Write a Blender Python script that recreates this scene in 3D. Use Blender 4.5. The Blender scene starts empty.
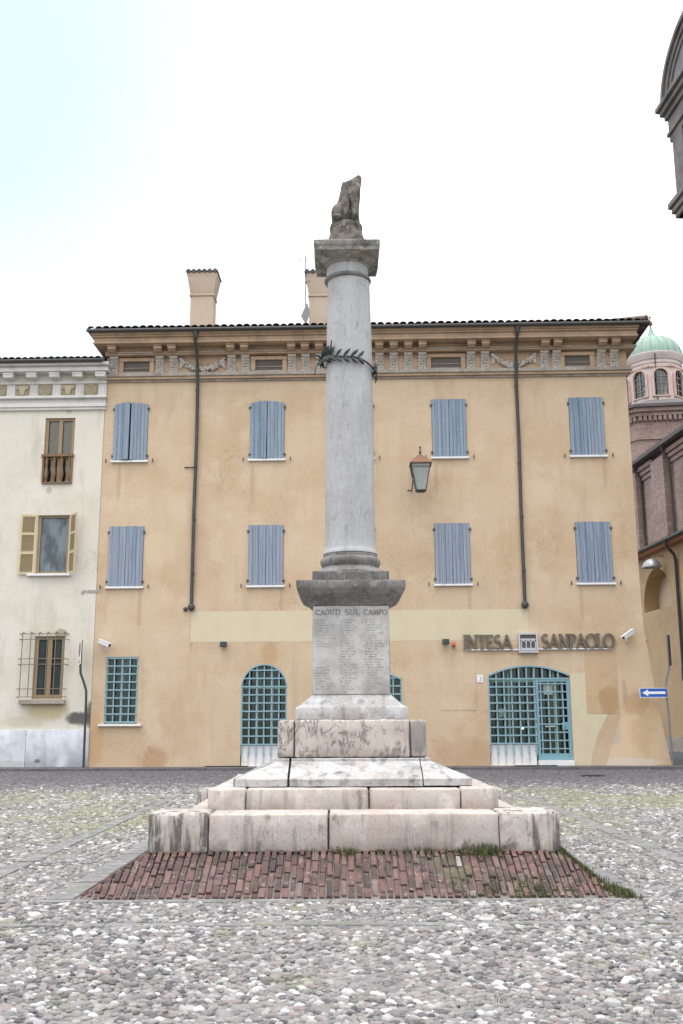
import bpy, bmesh, math, random
import numpy as np
from mathutils import Vector, Matrix, noise
from mathutils.geometry import tessellate_polygon
random.seed(7); rng = np.random.default_rng(7)
R = math.radians
sc = bpy.context.scene
COL = sc.collection

# ------------------------------------------------------------------ materials
class NT:
    def __init__(s, name):
        s.m = bpy.data.materials.new(name); s.m.use_nodes = True
        s.t = s.m.node_tree; s.n = s.t.nodes; s.l = s.t.links
        s.b = s.n['Principled BSDF']; s.out = s.n['Material Output']
        s.tc = s.n.new('ShaderNodeTexCoord')
    def N(s, typ, **kw):
        n = s.n.new(typ)
        for k, v in kw.items(): setattr(n, k, v)
        return n
    def math(s, op, a, b=None, clamp=False):
        n = s.N('ShaderNodeMath', operation=op); n.use_clamp = clamp
        for i, v in enumerate((a, b)):
            if v is None: continue
            if isinstance(v, (int, float)): n.inputs[i].default_value = v
            else: s.l.new(v, n.inputs[i])
        return n.outputs[0]
    def co(s, scale, world=False):
        mp = s.N('ShaderNodeMapping'); mp.inputs['Scale'].default_value = scale
        if world:
            g = s.N('ShaderNodeNewGeometry'); s.l.new(g.outputs['Position'], mp.inputs[0])
        else: s.l.new(s.tc.outputs['Object'], mp.inputs[0])
        return mp.outputs[0]
    def noise(s, scale, detail=5, rough=.6, world=False, dist=0):
        if isinstance(scale, (int, float)): scale = (scale,)*3
        n = s.N('ShaderNodeTexNoise'); n.inputs['Scale'].default_value = 1
        n.inputs['Detail'].default_value = detail; n.inputs['Roughness'].default_value = rough
        n.inputs['Distortion'].default_value = dist
        s.l.new(s.co(scale, world), n.inputs['Vector']); return n.outputs['Fac']
    def rng(s, v, lo, hi, a=0, b=1):
        n = s.N('ShaderNodeMapRange'); n.interpolation_type = 'SMOOTHSTEP'
        for i, x in zip((1, 2, 3, 4), (lo, hi, a, b)): n.inputs[i].default_value = x
        s.l.new(v, n.inputs[0]); return n.outputs[0]
    def mix(s, fac, a, b):
        n = s.N('ShaderNodeMix', data_type='RGBA')
        for sock, v in ((n.inputs[0], fac), (n.inputs[6], a), (n.inputs[7], b)):
            if isinstance(v, (int, float)): sock.default_value = v
            elif isinstance(v, tuple): sock.default_value = (*v, 1)
            else: s.l.new(v, sock)
        return n.outputs[2]
    def ellipse(s, x, z, rx, rz, jag=.35, axes=(0, 2)):
        sep = s.N('ShaderNodeSeparateXYZ'); s.l.new(s.tc.outputs['Object'], sep.inputs[0])
        a = s.math('DIVIDE', s.math('SUBTRACT', sep.outputs[axes[0]], x), rx)
        b = s.math('DIVIDE', s.math('SUBTRACT', sep.outputs[axes[1]], z), rz)
        d = s.math('ADD', s.math('MULTIPLY', a, a), s.math('MULTIPLY', b, b))
        d = s.math('ADD', d, s.math('MULTIPLY', s.math('SUBTRACT', s.spot_noise(), .5), jag*5))
        return s.rng(d, 1.1, .35)
    def spot_noise(s):
        if not hasattr(s, '_sn'): s._sn = s.noise(2.2, 6, .65)
        return s._sn
    def bump(s, h, strength, dist=.02):
        b = s.N('ShaderNodeBump'); b.inputs['Strength'].default_value = strength
        b.inputs['Distance'].default_value = dist
        s.l.new(h, b.inputs['Height']); s.l.new(b.outputs[0], s.b.inputs['Normal'])

MATS = {}
def mat(name, base, layers=(), rough=.85, bump=None, metal=0, spots=(), spec=.3, attr=None, world=False, crack=None, vary=0):
    """base colour + layers (colour, scale, lo, hi, amount[, detail]); spots = (x, z, rx, rz, colour, amount)"""
    t = NT(name); c = base
    if attr:                                     # colour variation carried by a per-face random number
        a = t.N('ShaderNodeAttribute', attribute_name='rnd', attribute_type='GEOMETRY')
        r = t.N('ShaderNodeValToRGB'); e = r.color_ramp.elements
        while len(e) < len(attr): e.new(.5)
        for i, (p, q) in enumerate(attr): e[i].position = p; e[i].color = (*q, 1)
        t.l.new(a.outputs['Fac'], r.inputs[0]); c = r.outputs[0]
    for ly in layers:
        col, scl, lo, hi, amt = ly[:5]
        n = t.noise(scl, ly[5] if len(ly) > 5 else 6, .65, world)
        f = t.math('MULTIPLY', t.rng(n, lo, hi), amt)
        c = t.mix(f, c, col)
    for (x, z, rx, rz, col, amt) in spots:
        c = t.mix(t.math('MULTIPLY', t.ellipse(x, z, rx, rz), amt), c, col)
    if crack:                                    # hairline cracks: thin contour lines of a noise, only in places
        cs, cc, ca = crack; v = t.math('ABSOLUTE', t.math('SUBTRACT', t.noise(cs, 5, .7, dist=.8), .5))
        k = t.math('MULTIPLY', t.rng(v, .007, .001), t.rng(t.noise(cs*.45, 3), .52, .62)); c = t.mix(t.math('MULTIPLY', k, ca), c, cc)
    if vary:                                     # every copy a little more or less faded
        oi = t.N('ShaderNodeObjectInfo'); c = t.mix(t.math('MULTIPLY', oi.outputs['Random'], vary), c, (.33, .36, .39))
    if isinstance(c, tuple): t.b.inputs['Base Color'].default_value = (*c, 1)
    else: t.l.new(c, t.b.inputs['Base Color'])
    t.b.inputs['Roughness'].default_value = rough; t.b.inputs['Metallic'].default_value = metal
    t.b.inputs['Specular IOR Level'].default_value = spec
    if bump: t.bump(t.noise(bump[0], 8, .7, world), bump[1], bump[2] if len(bump) > 2 else .02)
    MATS[name] = t.m; return t.m

PL = (.575, .445, .31)
mat('plaster_ochre', PL, [((.50, .36, .225), .35, .42, .62, .75), ((.63, .505, .365), .8, .48, .66, .6), ((.45, .335, .225), (1.6, 1.6, .25), .50, .68, .45),
    ((.60, .48, .32), (.3, .3, 7), .54, .70, .14), ((.40, .30, .21), 9, .54, .68, .4), ((.65, .54, .40), 16, .56, .68, .35), ((.36, .27, .19), 40, .58, .68, .35)], .92, (22, .25, .01),
    crack=(.8, (.27, .20, .14), .6), spots=[(-8.6, .3, 1.0, .5, (.55, .40, .27), .6), (-8.75, 1.0, .35, 1.1, (.50, .30, .15), .55), (-6.6, .35, .5, .5, (.40, .22, .13), .5), (-2.6, 4.0, .35, .5, (.46, .29, .15), .5),
           (.8, .4, 1.5, .35, (.48, .33, .20), .5), (-7.35, 5.6, .10, .8, (.40, .29, .19), .5), (-3.3, 10.3, .09, .8, (.42, .31, .21), .5), (3.5, 10.4, .10, .7, (.42, .31, .21), .5), (9.7, 10.5, .09, .7, (.42, .31, .21), .5),
           (8.6, 5.75, .10, .7, (.42, .31, .21), .5), (4.6, 5.8, .09, .6, (.42, .31, .21), .5), (-8.3, 10.4, .10, .8, (.40, .29, .19), .5), (-2.2, 5.8, .08, .6, (.42, .31, .21), .5), (.6, 12.9, 1.6, .5, (.50, .37, .25), .6), (-6.9, 7.9, 1.0, .7, (.61, .48, .33), .6), (2.2, 7.3, 1.3, .5, (.49, .37, .25), .5), (7.2, 9.8, .9, .6, (.62, .50, .35), .6), (4.3, .45, 1.3, .6, (.45, .30, .18), .6), (-5.42, 4.9, .08, .9, (.35, .22, .13), .5), (6.4, 4.1, 3, .2, (.44, .27, .14), .35)])
mat('plaster_buttress', (.56, .425, .285), [((.46, .31, .17), .8, .42, .7, .7), ((.63, .5, .33), 1.4, .55, .75, .5)], .92, (18, .25, .01),
    spots=[(9.93, 2.6, .10, .5, (.36, .27, .19), .55), (9.4, 1.2, .35, .5, (.40, .36, .31), .6), (10.3, 2.2, .5, .5, (.44, .29, .16), .6), (9.8, .2, 1.4, .18, (.55, .50, .44), .6)])
mat('plaster_rust', (.53, .385, .245), [((.44, .305, .185), 1.2, .45, .7, .8), ((.60, .42, .24), 2, .55, .75, .4)], .92, (18, .2, .01), spots=[(9.4, 2.3, .45, .6, (.40, .24, .12), .7)])
mat('paint_pale', (.60, .53, .375), [((.55, .465, .315), 1.2, .45, .7, .6), ((.70, .62, .42), 2.5, .55, .75, .4)], .92, (20, .2, .01))
mat('plaster_cream', (.655, .615, .53), [((.56, .515, .42), .5, .43, .64, .65), ((.67, .65, .585), 1.2, .48, .66, .5), ((.48, .455, .37), (1.5, 1.5, .3), .52, .68, .55), ((.47, .44, .36), 10, .55, .70, .3)], .92, (20, .25, .01),
    crack=(.9, (.30, .28, .24), .6), spots=[(-9.35, 1.75, .6, .28, (.10, .095, .09), .95), (-8.95, 1.9, .22, .55, (.10, .095, .09), .9), (-10.5, 2.05, .8, .42, (.50, .40, .22), .75), (-10.15, 4.75, .3, .2, (.32, .27, .2), .8),
           (-11.3, 1.65, .9, .22, (.50, .45, .33), .6), (-10.9, 10.1, .13, .16, (.42, .38, .32), .8), (-10.3, 13.15, .12, .1, (.40, .37, .32), .8), (-9.2, 3.5, .4, 1.6, (.61, .56, .45), .5)])
mat('white_stucco', (.66, .645, .62), [((.48, .465, .44), 1.6, .48, .66, .6), ((.38, .37, .35), (5, 5, 1), .6, .75, .5)], .85, (14, .2, .01))
mat('relief_light', (.52, .46, .33), [((.34, .29, .19), 12, .52, .68, .6)], .9)
mat('relief_tan', (.33, .28, .185), [((.25, .21, .13), 8, .5, .7, .6)], .9, (20, .3, .02))
mat('dado_marble', (.58, .60, .635), [((.44, .455, .48), 2.5, .44, .62, .7), ((.36, .37, .38), (2.5, 2.5, .6), .54, .66, .5), ((.4, .42, .45), (14, 14, 4), .62, .7, .5)], .6, (25, .1, .01), spots=[(-10.75, .3, .12, .08, (.15, .14, .13), .8), (-12, .2, .9, .15, (.4, .38, .36), .6)])
mat('cornice_stone', (.47, .335, .225), [((.30, .215, .15), 1.1, .42, .7, .75), ((.56, .44, .33), 2.6, .52, .74, .6), ((.19, .145, .115), (2.5, 2.5, .8), .56, .78, .6)], .9, (12, .35, .02))
mat('cornice_grey', (.38, .335, .285), [((.24, .205, .175), 2, .42, .68, .8), ((.52, .47, .41), 5, .5, .7, .7), ((.14, .12, .11), (5, 5, 2), .58, .75, .6)], .9, (14, .4, .02))
mat('carved_stone', (.50, .46, .41), [((.22, .19, .17), 9, .48, .66, .85), ((.62, .58, .53), 4, .5, .7, .5)], .9, (25, .4, .02))
def board(name, c, dk, lt):
    mat(name, c, [(dk, (9, 9, .25), .46, .60, .85), (lt, (12, 12, .3), .50, .64, .7), (lt, (34, 34, 1.4), .52, .64, .55), ((dk[0]*.4, dk[1]*.4, dk[2]*.42), (44, 44, 1.3), .56, .67, .75), ((.30, .28, .27), (6, 6, 3), .60, .70, .55)], .75, ((60, 60, 3), .4, .004), vary=.45)
board('shutter_blue', (.215, .28, .36), (.13, .185, .26), (.31, .375, .455))
board('shutter_violet', (.23, .28, .36), (.145, .18, .255), (.335, .375, .455))
board('shutter_cream', (.60, .50, .30), (.50, .40, .23), (.66, .57, .38))
mat('louvre', (.43, .33, .19), [((.33, .25, .14), (3, 3, 20), .5, .7, .5)], .8)
mat('sill_white', (.72, .72, .72), [((.5, .49, .47), 4, .5, .72, .6)], .75, (30, .15, .01))
mat('grille_teal', (.23, .36, .41), [((.28, .43, .49), 5, .5, .66, .6), ((.14, .24, .28), 12, .56, .70, .6)], .45, metal=.0, spec=.5)
mat('door_teal', (.17, .325, .385), [((.21, .40, .47), 3, .5, .7, .5)], .45, spec=.5)
mat('frame_green', (.22, .36, .31), [((.14, .25, .21), 3, .45, .7, .6)], .5)
mat('iron', (.07, .068, .065), [((.16, .12, .09), 8, .55, .72, .6)], .55, (30, .2, .005), spec=.4)
mat('iron_rust', (.20, .17, .14), [((.30, .20, .12), 10, .5, .7, .7)], .75)
mat('lead_pipe', (.062, .064, .062), [((.11, .105, .09), 3, .5, .72, .7)], .6, spec=.35)
mat('roof_tile', (.16, .135, .125), [((.25, .14, .10), 2.2, .52, .7, .6), ((.07, .075, .085), 1.3, .45, .68, .8), ((.32, .31, .28), 9, .62, .74, .5)], .9, (14, .4, .02), attr=[(0, (.08, .08, .09)), (.5, (.15, .115, .10)), (1, (.24, .16, .125))])
mat('eave_wood', (.085, .06, .045), [((.14, .10, .07), (3, 3, 3), .5, .7, .6)], .85)
mat('wood_brown', (.20, .13, .075), [((.12, .075, .045), (20, 20, 1), .5, .7, .7)], .7)
mat('wood_honey', (.31, .225, .13), [((.21, .145, .085), (20, 20, 1), .5, .7, .6)], .6)
mat('chimney_plaster', (.50, .405, .315), [((.38, .28, .20), .9, .45, .7, .7), ((.24, .2, .17), (4, 4, 1), .6, .75, .5)], .92, (14, .3, .02))
mat('dark_void', (.016, .02, .022), rough=.9)
mat('attic_board', (.13, .115, .10), [((.07, .06, .055), (1, 1, 12), .5, .7, .7)], .85)
mat('curtain', (.42, .44, .43), [((.25, .30, .32), (14, 14, .7), .45, .65, .8)], .9)
mat('blind_green', (.022, .034, .032), [((.05, .085, .075), (7, 7, .4), .48, .6, .8), ((.16, .27, .23), (3.1, 3.1, .5), .57, .64, .8)], .8)
mat('letter_bronze', (.155, .13, .105), [((.24, .21, .17), 6, .5, .7, .5)], .5, metal=.35)
mat('emblem_dark', (.085, .082, .08), rough=.5)
mat('emblem_steel', (.50, .51, .52), [((.36, .37, .38), 4, .5, .7, .5)], .4, metal=.3)
mat('rail_white', (.75, .77, .80), rough=.4)
mat('cam_white', (.68, .69, .70), [((.5, .5, .5), 12, .55, .7, .5)], .45, spec=.5)
mat('cam_dark', (.03, .03, .033), rough=.3)
mat('sign_blue', (.015, .09, .42), [((.03, .13, .46), 4, .5, .7, .4)], .4, spec=.5)
mat('sign_white', (.80, .80, .80), rough=.4)
mat('sign_red', (.50, .02, .02), rough=.4)
mat('sign_back', (.028, .03, .032), rough=.5)
mat('pole_grey', (.22, .235, .25), [((.15, .13, .12), 6, .52, .7, .6)], .5, metal=.3)
mat('pole_dark', (.06, .062, .065), [((.16, .10, .08), 5, .56, .72, .5)], .55)
mat('copper_rust', (.23, .115, .07), [((.16, .08, .05), 6, .48, .7, .6), ((.31, .175, .11), 9, .55, .72, .5)], .7)
mat('lamp_orange', (.60, .13, .03), rough=.35)
mat('bronze', (.035, .042, .044), [((.06, .085, .085), 9, .5, .7, .7)], .55, metal=.3, spec=.4)
mat('column_marble', (.39, .39, .393), [((.29, .29, .295), (4, 4, 1.0), .42, .62, .6), ((.47, .475, .48), (7, 7, 2), .48, .66, .5), ((.31, .30, .295), 1.1, .48, .68, .6), ((.17, .168, .165), (13, 13, 4), .57, .67, .5), ((.46, .45, .44), 30, .52, .66, .5), ((.20, .20, .20), 38, .57, .67, .5)], rough=.75, bump=(28, .3, .006), crack=(2.6, (.14, .135, .13), .75))
mat('stone_dark', (.19, .183, .175), [((.105, .10, .097), 3, .42, .60, .8), ((.30, .29, .28), 6, .52, .66, .65), ((.07, .067, .064), (12, 12, 3), .52, .64, .6), ((.36, .35, .34), 30, .56, .68, .5)], .88, (26, .35, .012))
mat('capital_stone', (.25, .24, .22), [((.10, .095, .088), 4, .42, .60, .9), ((.42, .40, .37), 7, .53, .66, .7), ((.33, .265, .18), 3, .52, .66, .6)], .88, (24, .4, .012))
PK = (.435, .392, .357)
mat('stone_pink', PK, [((.38, .315, .275), 1.8, .42, .60, .75), ((.55, .50, .46), 3, .50, .66, .6), ((.21, .195, .18), (9, 9, 1.0), .53, .66, .62), ((.28, .25, .23), 34, .53, .65, .65), ((.13, .123, .116), (6, 6, 2.6), .57, .69, .7), ((.58, .55, .52), 55, .58, .68, .5)], .85, (32, .5, .008))
mat('stone_stained', (.47, .425, .385), [((.38, .335, .30), 2, .42, .60, .7), ((.085, .08, .077), (9, 9, .8), .47, .58, .9), ((.55, .52, .49), 5, .52, .66, .6), ((.26, .24, .22), 34, .54, .66, .6), ((.085, .08, .075), 3.2, .58, .70, .75)], .85, (30, .5, .008))
mat('stone_weathered', (.42, .41, .405), [((.30, .285, .275), 2, .42, .60, .8), ((.16, .157, .153), (7, 7, 4), .48, .63, .65), ((.51, .515, .525), 4, .51, .64, .7), ((.42, .35, .31), 2.6, .54, .68, .5), ((.19, .185, .18), 30, .55, .66, .6), ((.08, .078, .075), 3.4, .60, .70, .7)], .85, (30, .5, .008))
mat('marble_panel', (.455, .445, .425), [((.31, .305, .30), (2.5, 2.5, 3.5), .42, .60, .75), ((.50, .495, .485), (3, 3, 2), .50, .66, .7), ((.27, .255, .24), 24, .55, .68, .5), ((.46, .45, .43), 60, .54, .66, .5)], .7, (40, .2, .004))
mat('engraving', (.20, .19, .185), rough=.9)
mat('engraving_faint', (.36, .35, .34), rough=.9)
mat('statue_stone', (.165, .148, .13), [((.06, .053, .047), 7, .42, .58, .88), ((.24, .22, .19), 11, .53, .66, .7), ((.40, .39, .37), 6, .60, .68, .7), ((.21, .145, .08), 8, .54, .66, .35)], .92, (22, .7, .02))
mat('joint_dark', (.06, .055, .05), [((.12, .11, .095), 9, .5, .7, .6)], .95)
mat('mortar', (.17, .155, .14), [((.13, .115, .10), 7, .45, .65, .8), ((.12, .15, .06), 3, .58, .7, .7)], .95, (40, .5, .01))
mat('brick', (.2, .1, .1), [((.055, .045, .042), 5, .48, .62, .75), ((.33, .29, .26), 20, .585, .67, .7), ((.10, .10, .05), 2.2, .54, .66, .65), ((.27, .20, .175), 9, .57, .68, .5)], .92, (30, .7, .015),
    attr=[(0, (.070, .050, .048)), (.45, (.122, .070, .065)), (.8, (.165, .090, .082)), (.97, (.17, .125, .115)), (1, (.30, .27, .25))])
mat('grass', (.08, .12, .03), rough=.8, attr=[(0, (.025, .035, .012)), (.5, (.06, .08, .025)), (.85, (.105, .115, .04)), (1, (.17, .14, .07))])
mat('glass_lamp', (.30, .33, .31), [((.40, .43, .40), 3, .45, .7, .6)], .25, spec=.5)
mat('copper_green', (.27, .37, .315), [((.19, .28, .245), (6, 6, .5), .45, .68, .8), ((.36, .42, .29), (3, 3, .4), .54, .72, .6)], .7, metal=.1)
mat('drum_pink', (.62, .55, .51), [((.48, .36, .31), .8, .45, .7, .6), ((.64, .56, .51), 2, .55, .72, .5)], .9, (10, .2, .02))
mat('drum_rose', (.54, .40, .35), [((.40, .24, .19), 2, .45, .7, .6)], .9)
mat('grey_stone', (.19, .178, .165), [((.10, .098, .10), .8, .42, .68, .8), ((.27, .25, .24), 2.2, .54, .72, .6), ((.22, .16, .13), 3, .58, .72, .5)], .85, (8, .3, .03))
mat('grey_wall', (.205, .20, .20), [((.13, .135, .145), (1.2, 1.2, .4), .42, .68, .8)], .85, (8, .3, .02))
mat('gravel_roof', (.115, .105, .105), [((.17, .14, .13), 9, .5, .68, .8)], .95, (20, .6, .03))
mat('ochre_wall', (.47, .345, .20), [((.37, .26, .15), .5, .42, .68, .7), ((.52, .41, .27), 1.6, .54, .72, .5), ((.22, .19, .16), (.6, .6, 2), .66, .76, .4)], .92, (12, .2, .02))
mat('notice_pale', (.48, .56, .50), rough=.5)
mat('ochre_light', (.55, .46, .34), [((.45, .37, .27), 1, .45, .7, .6)], .92)
mat('eave_terracotta', (.40, .20, .13), [((.30, .14, .09), 3, .45, .7, .6)], .9)
mat('lamp_grey', (.35, .36, .37), [((.25, .26, .27), 5, .5, .7, .5)], .4, metal=.4)
mat('paving_slab', (.205, .20, .195), [((.155, .15, .148), 2.5, .42, .60, .85), ((.36, .355, .345), 8, .52, .66, .65), ((.15, .16, .09), 1.1, .53, .66, .6), ((.10, .098, .095), 22, .55, .66, .6)], .92, (30, .5, .01), world=True)
mat('pavement_grey', (.125, .117, .122), [((.08, .074, .078), 1.5, .42, .68, .8), ((.19, .18, .18), 7, .54, .70, .6)], .9, (20, .4, .01), world=True)
mat('grate', (.028, .026, .028), rough=.8)

def brick_wall(name, c1, c2, mo, sc_):
    t = NT(name); b = t.N('ShaderNodeTexBrick')
    b.inputs['Color1'].default_value = (*c1, 1); b.inputs['Color2'].default_value = (*c2, 1); b.inputs['Mortar'].default_value = (*mo, 1)
    b.inputs['Scale'].default_value = sc_; b.inputs['Mortar Size'].default_value = .015
    sep = t.N('ShaderNodeSeparateXYZ'); t.l.new(t.tc.outputs['Object'], sep.inputs[0])
    cb = t.N('ShaderNodeCombineXYZ'); t.l.new(t.math('ADD', sep.outputs[0], sep.outputs[1]), cb.inputs[0]); t.l.new(sep.outputs[2], cb.inputs[1])
    t.l.new(cb.outputs[0], b.inputs['Vector'])
    c = t.mix(t.math('MULTIPLY', t.rng(t.noise(.5, 7, .7), .42, .68), .7), b.outputs[0], (.20, .125, .105))
    c = t.mix(t.math('MULTIPLY', t.rng(t.noise((1.6, 1.6, 4), 7, .75), .54, .68), .75), c, (.40, .36, .33))
    c = t.mix(t.math('MULTIPLY', t.rng(t.noise(3, 7, .75), .56, .7), .6), c, (.13, .085, .075))
    t.l.new(c, t.b.inputs['Base Color']); t.b.inputs['Roughness'].default_value = .93
    t.bump(t.noise(9, 8, .8), .5, .04); MATS[name] = t.m
brick_wall('church_brick', (.33, .225, .185), (.22, .15, .13), (.37, .33, .30), 1.5)

def glass_mat(name, col, rough=.06):
    t = NT(name)
    n = t.noise((3, 3, 1), 3)
    c = t.mix(t.rng(n, .4, .65), col, tuple(x*.4 for x in col)); t.l.new(c, t.b.inputs['Base Color'])
    t.b.inputs['Roughness'].default_value = rough; t.b.inputs['Specular IOR Level'].default_value = .5
    MATS[name] = t.m
glass_mat('pane_dark', (.018, .032, .030)); glass_mat('pane_grey', (.05, .07, .08)); glass_mat('pane_lace', (.16, .20, .22), .15)
def clear_glass(name, tint, gloss):
    t = NT(name); tr = t.N('ShaderNodeBsdfTransparent'); tr.inputs[0].default_value = (*tint, 1)
    g = t.N('ShaderNodeBsdfGlossy'); g.inputs['Roughness'].default_value = .05
    mx = t.N('ShaderNodeMixShader'); mx.inputs[0].default_value = gloss
    t.l.new(tr.outputs[0], mx.inputs[1]); t.l.new(g.outputs[0], mx.inputs[2]); t.l.new(mx.outputs[0], t.out.inputs[0]); MATS[name] = t.m
clear_glass('clear_pane', (.62, .60, .52), .10)
clear_glass('shop_pane', (.78, .86, .82), .05)

# ------------------------------------------------------------------ geometry
class MB:
    def __init__(s): s.v = []; s.f = []; s.r = []; s.cur = 0.
    def add(s, vs, fs):
        o = len(s.v); s.v += [tuple(p) for p in vs]
        for f in fs: s.f.append(tuple(i+o for i in f)); s.r.append(s.cur)
        return s
    def box(s, x0, x1, y0, y1, z0, z1, M=None):
        vs = [Vector((x, y, z)) for z in (z0, z1) for y in (y0, y1) for x in (x0, x1)]
        if M is not None: vs = [M @ p for p in vs]
        return s.add(vs, [(0, 2, 3, 1), (4, 5, 7, 6), (0, 1, 5, 4), (2, 6, 7, 3), (0, 4, 6, 2), (1, 3, 7, 5)])
    def prism(s, poly, d0, d1, axis='y', M=None):
        """polygon in (x,z) extruded along y ('y'), in (y,z) along x ('x'), in (x,y) along z ('z')"""
        def P(a, b, d): return Vector({'y': (a, d, b), 'x': (d, a, b), 'z': (a, b, d)}[axis])
        n = len(poly); vs = [P(a, b, d0) for a, b in poly] + [P(a, b, d1) for a, b in poly]
        if M is not None: vs = [M @ p for p in vs]
        fs = [(i, (i+1) % n, n+(i+1) % n, n+i) for i in range(n)]
        tri = tessellate_polygon([[Vector((a, b, 0)) for a, b in poly]])
        fs += [tuple(t) for t in tri] + [tuple(n+i for i in reversed(t)) for t in tri]
        return s.add(vs, fs)
    def tube(s, path, rad, seg=8, cap=True):
        path = [Vector(p) for p in path]; n = len(path)
        if not isinstance(rad, (list, tuple)): rad = [rad]*n
        vs = []
        for i, p in enumerate(path):
            t = (path[min(i+1, n-1)]-path[max(i-1, 0)]).normalized()
            a = t.cross(Vector((0, 0, 1)) if abs(t.z) < .9 else Vector((1, 0, 0))).normalized(); b = t.cross(a)
            vs += [p+(a*math.cos(2*math.pi*k/seg)+b*math.sin(2*math.pi*k/seg))*rad[i] for k in range(seg)]
        fs = [(i*seg+k, i*seg+(k+1) % seg, (i+1)*seg+(k+1) % seg, (i+1)*seg+k) for i in range(n-1) for k in range(seg)]
        if cap: fs += [tuple(reversed(range(seg))), tuple(range((n-1)*seg, n*seg))]
        return s.add(vs, fs)
    def lathe(s, prof, c=(0, 0, 0), seg=32, wob=0):
        vs = []; n = len(prof)
        for r, z in prof:
            for k in range(seg):
                a = 2*math.pi*k/seg; rr = r
                if wob: rr += wob*(noise.noise(Vector((math.cos(a)*2.3, math.sin(a)*2.3, z*4)))+.5*noise.noise(Vector((math.cos(a)*7, math.sin(a)*7, z*12))))
                vs.append((c[0]+rr*math.cos(a), c[1]+rr*math.sin(a), c[2]+z))
        fs = [(i*seg+k, i*seg+(k+1) % seg, (i+1)*seg+(k+1) % seg, (i+1)*seg+k) for i in range(n-1) for k in range(seg)]
        fs += [tuple(reversed(range(seg))), tuple(range((n-1)*seg, n*seg))]
        return s.add(vs, fs)
    def ball(s, c, r, seg=8, rings=5):
        if not isinstance(r, (list, tuple)): r = (r, r, r)
        vs = [(c[0], c[1], c[2]-r[2])]
        for i in range(1, rings):
            ph = math.pi*i/rings
            vs += [(c[0]+r[0]*math.sin(ph)*math.cos(2*math.pi*k/seg), c[1]+r[1]*math.sin(ph)*math.sin(2*math.pi*k/seg), c[2]-r[2]*math.cos(ph)) for k in range(seg)]
        vs.append((c[0], c[1], c[2]+r[2])); last = len(vs)-1
        fs = [(0, 1+(k+1) % seg, 1+k) for k in range(seg)]
        for i in range(rings-2):
            fs += [(1+i*seg+k, 1+i*seg+(k+1) % seg, 1+(i+1)*seg+(k+1) % seg, 1+(i+1)*seg+k) for k in range(seg)]
        fs += [(last, 1+(rings-2)*seg+k, 1+(rings-2)*seg+(k+1) % seg) for k in range(seg)]
        return s.add(vs, fs)
    def ribbon(s, pts, w, d0, d1, closed=False):
        """stroke of a letter in (x,z), extruded along y"""
        pts = [Vector(p) for p in pts]; n = len(pts); L = []; Rr = []
        for i, p in enumerate(pts):
            a = pts[(i-1) % n] if (closed or i) else p; b = pts[(i+1) % n] if (closed or i < n-1) else p
            t = (b-a).normalized(); nn = Vector((-t.y, t.x)); ww = w(i/(n-1)) if callable(w) else w
            L.append(p+nn*ww/2); Rr.append(p-nn*ww/2)
        m = n if closed else n-1
        for i in range(m):
            j = (i+1) % n; q = [L[i], L[j], Rr[j], Rr[i]]
            vs = [(p.x, d0, p.y) for p in q]+[(p.x, d1, p.y) for p in q]
            fs = [(0, 1, 2, 3), (7, 6, 5, 4), (0, 4, 5, 1), (2, 6, 7, 3)]
            if not closed and i == 0: fs.append((0, 3, 7, 4))
            if not closed and i == m-1: fs.append((1, 5, 6, 2))
            s.add(vs, fs)
        return s
    def stone(s, x0, x1, y0, y1, z0, z1, r=.018, res=.07, amp=.006, seed=0, f=None):
        """weathered block: rounded, slightly uneven edges and faces"""
        lo = Vector((x0, y0, z0)); hi = Vector((x1, y1, z1)); idx = {}; vs = []; fs = []
        N_ = [max(2, int(round((hi[i]-lo[i])/res))) for i in range(3)]
        def V(i, j, k):
            key = (i, j, k)
            if key not in idx:
                p = Vector(lo[a]+(hi[a]-lo[a])*q/N_[a] for a, q in enumerate(key))
                # pull the first inner row close to the edge so the rounding stays tight
                for a, q in enumerate(key):
                    if q == 1: p[a] = lo[a]+r
                    if q == N_[a]-1 and N_[a] > 2: p[a] = hi[a]-r
                inn = Vector(min(max(p[a], lo[a]+r), hi[a]-r) for a in range(3)); d = p-inn
                edge = sum(1 for a in range(3) if abs(d[a]) > 1e-6) >= 2
                if d.length > 1e-6: p = inn+d.normalized()*r
                q = p*1.0+Vector((seed*7.3, seed*3.1, seed*1.7))
                nz = noise.noise(q*5)+.6*noise.noise(q*17)
                if edge: nz = nz*1.6-abs(noise.noise(q*9))*2.2
                if d.length > 1e-6: p = p+d.normalized()*nz*amp
                if f: p = f(p)
                idx[key] = len(vs); vs.append(p)
            return idx[key]
        a, b, c = N_
        for k0, flip in ((0, 1), (c, 0)):
            for i in range(a):
                for j in range(b):
                    q = (V(i, j, k0), V(i+1, j, k0), V(i+1, j+1, k0), V(i, j+1, k0)); fs.append(q[::-1] if flip else q)
        for j0, flip in ((0, 0), (b, 1)):
            for i in range(a):
                for k in range(c):
                    q = (V(i, j0, k), V(i+1, j0, k), V(i+1, j0, k+1), V(i, j0, k+1)); fs.append(q[::-1] if flip else q)
        for i0, flip in ((0, 1), (a, 0)):
            for j in range(b):
                for k in range(c):
                    q = (V(i0, j, k), V(i0, j+1, k), V(i0, j+1, k+1), V(i0, j, k+1)); fs.append(q[::-1] if flip else q)
        return s.add(vs, fs)
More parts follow.
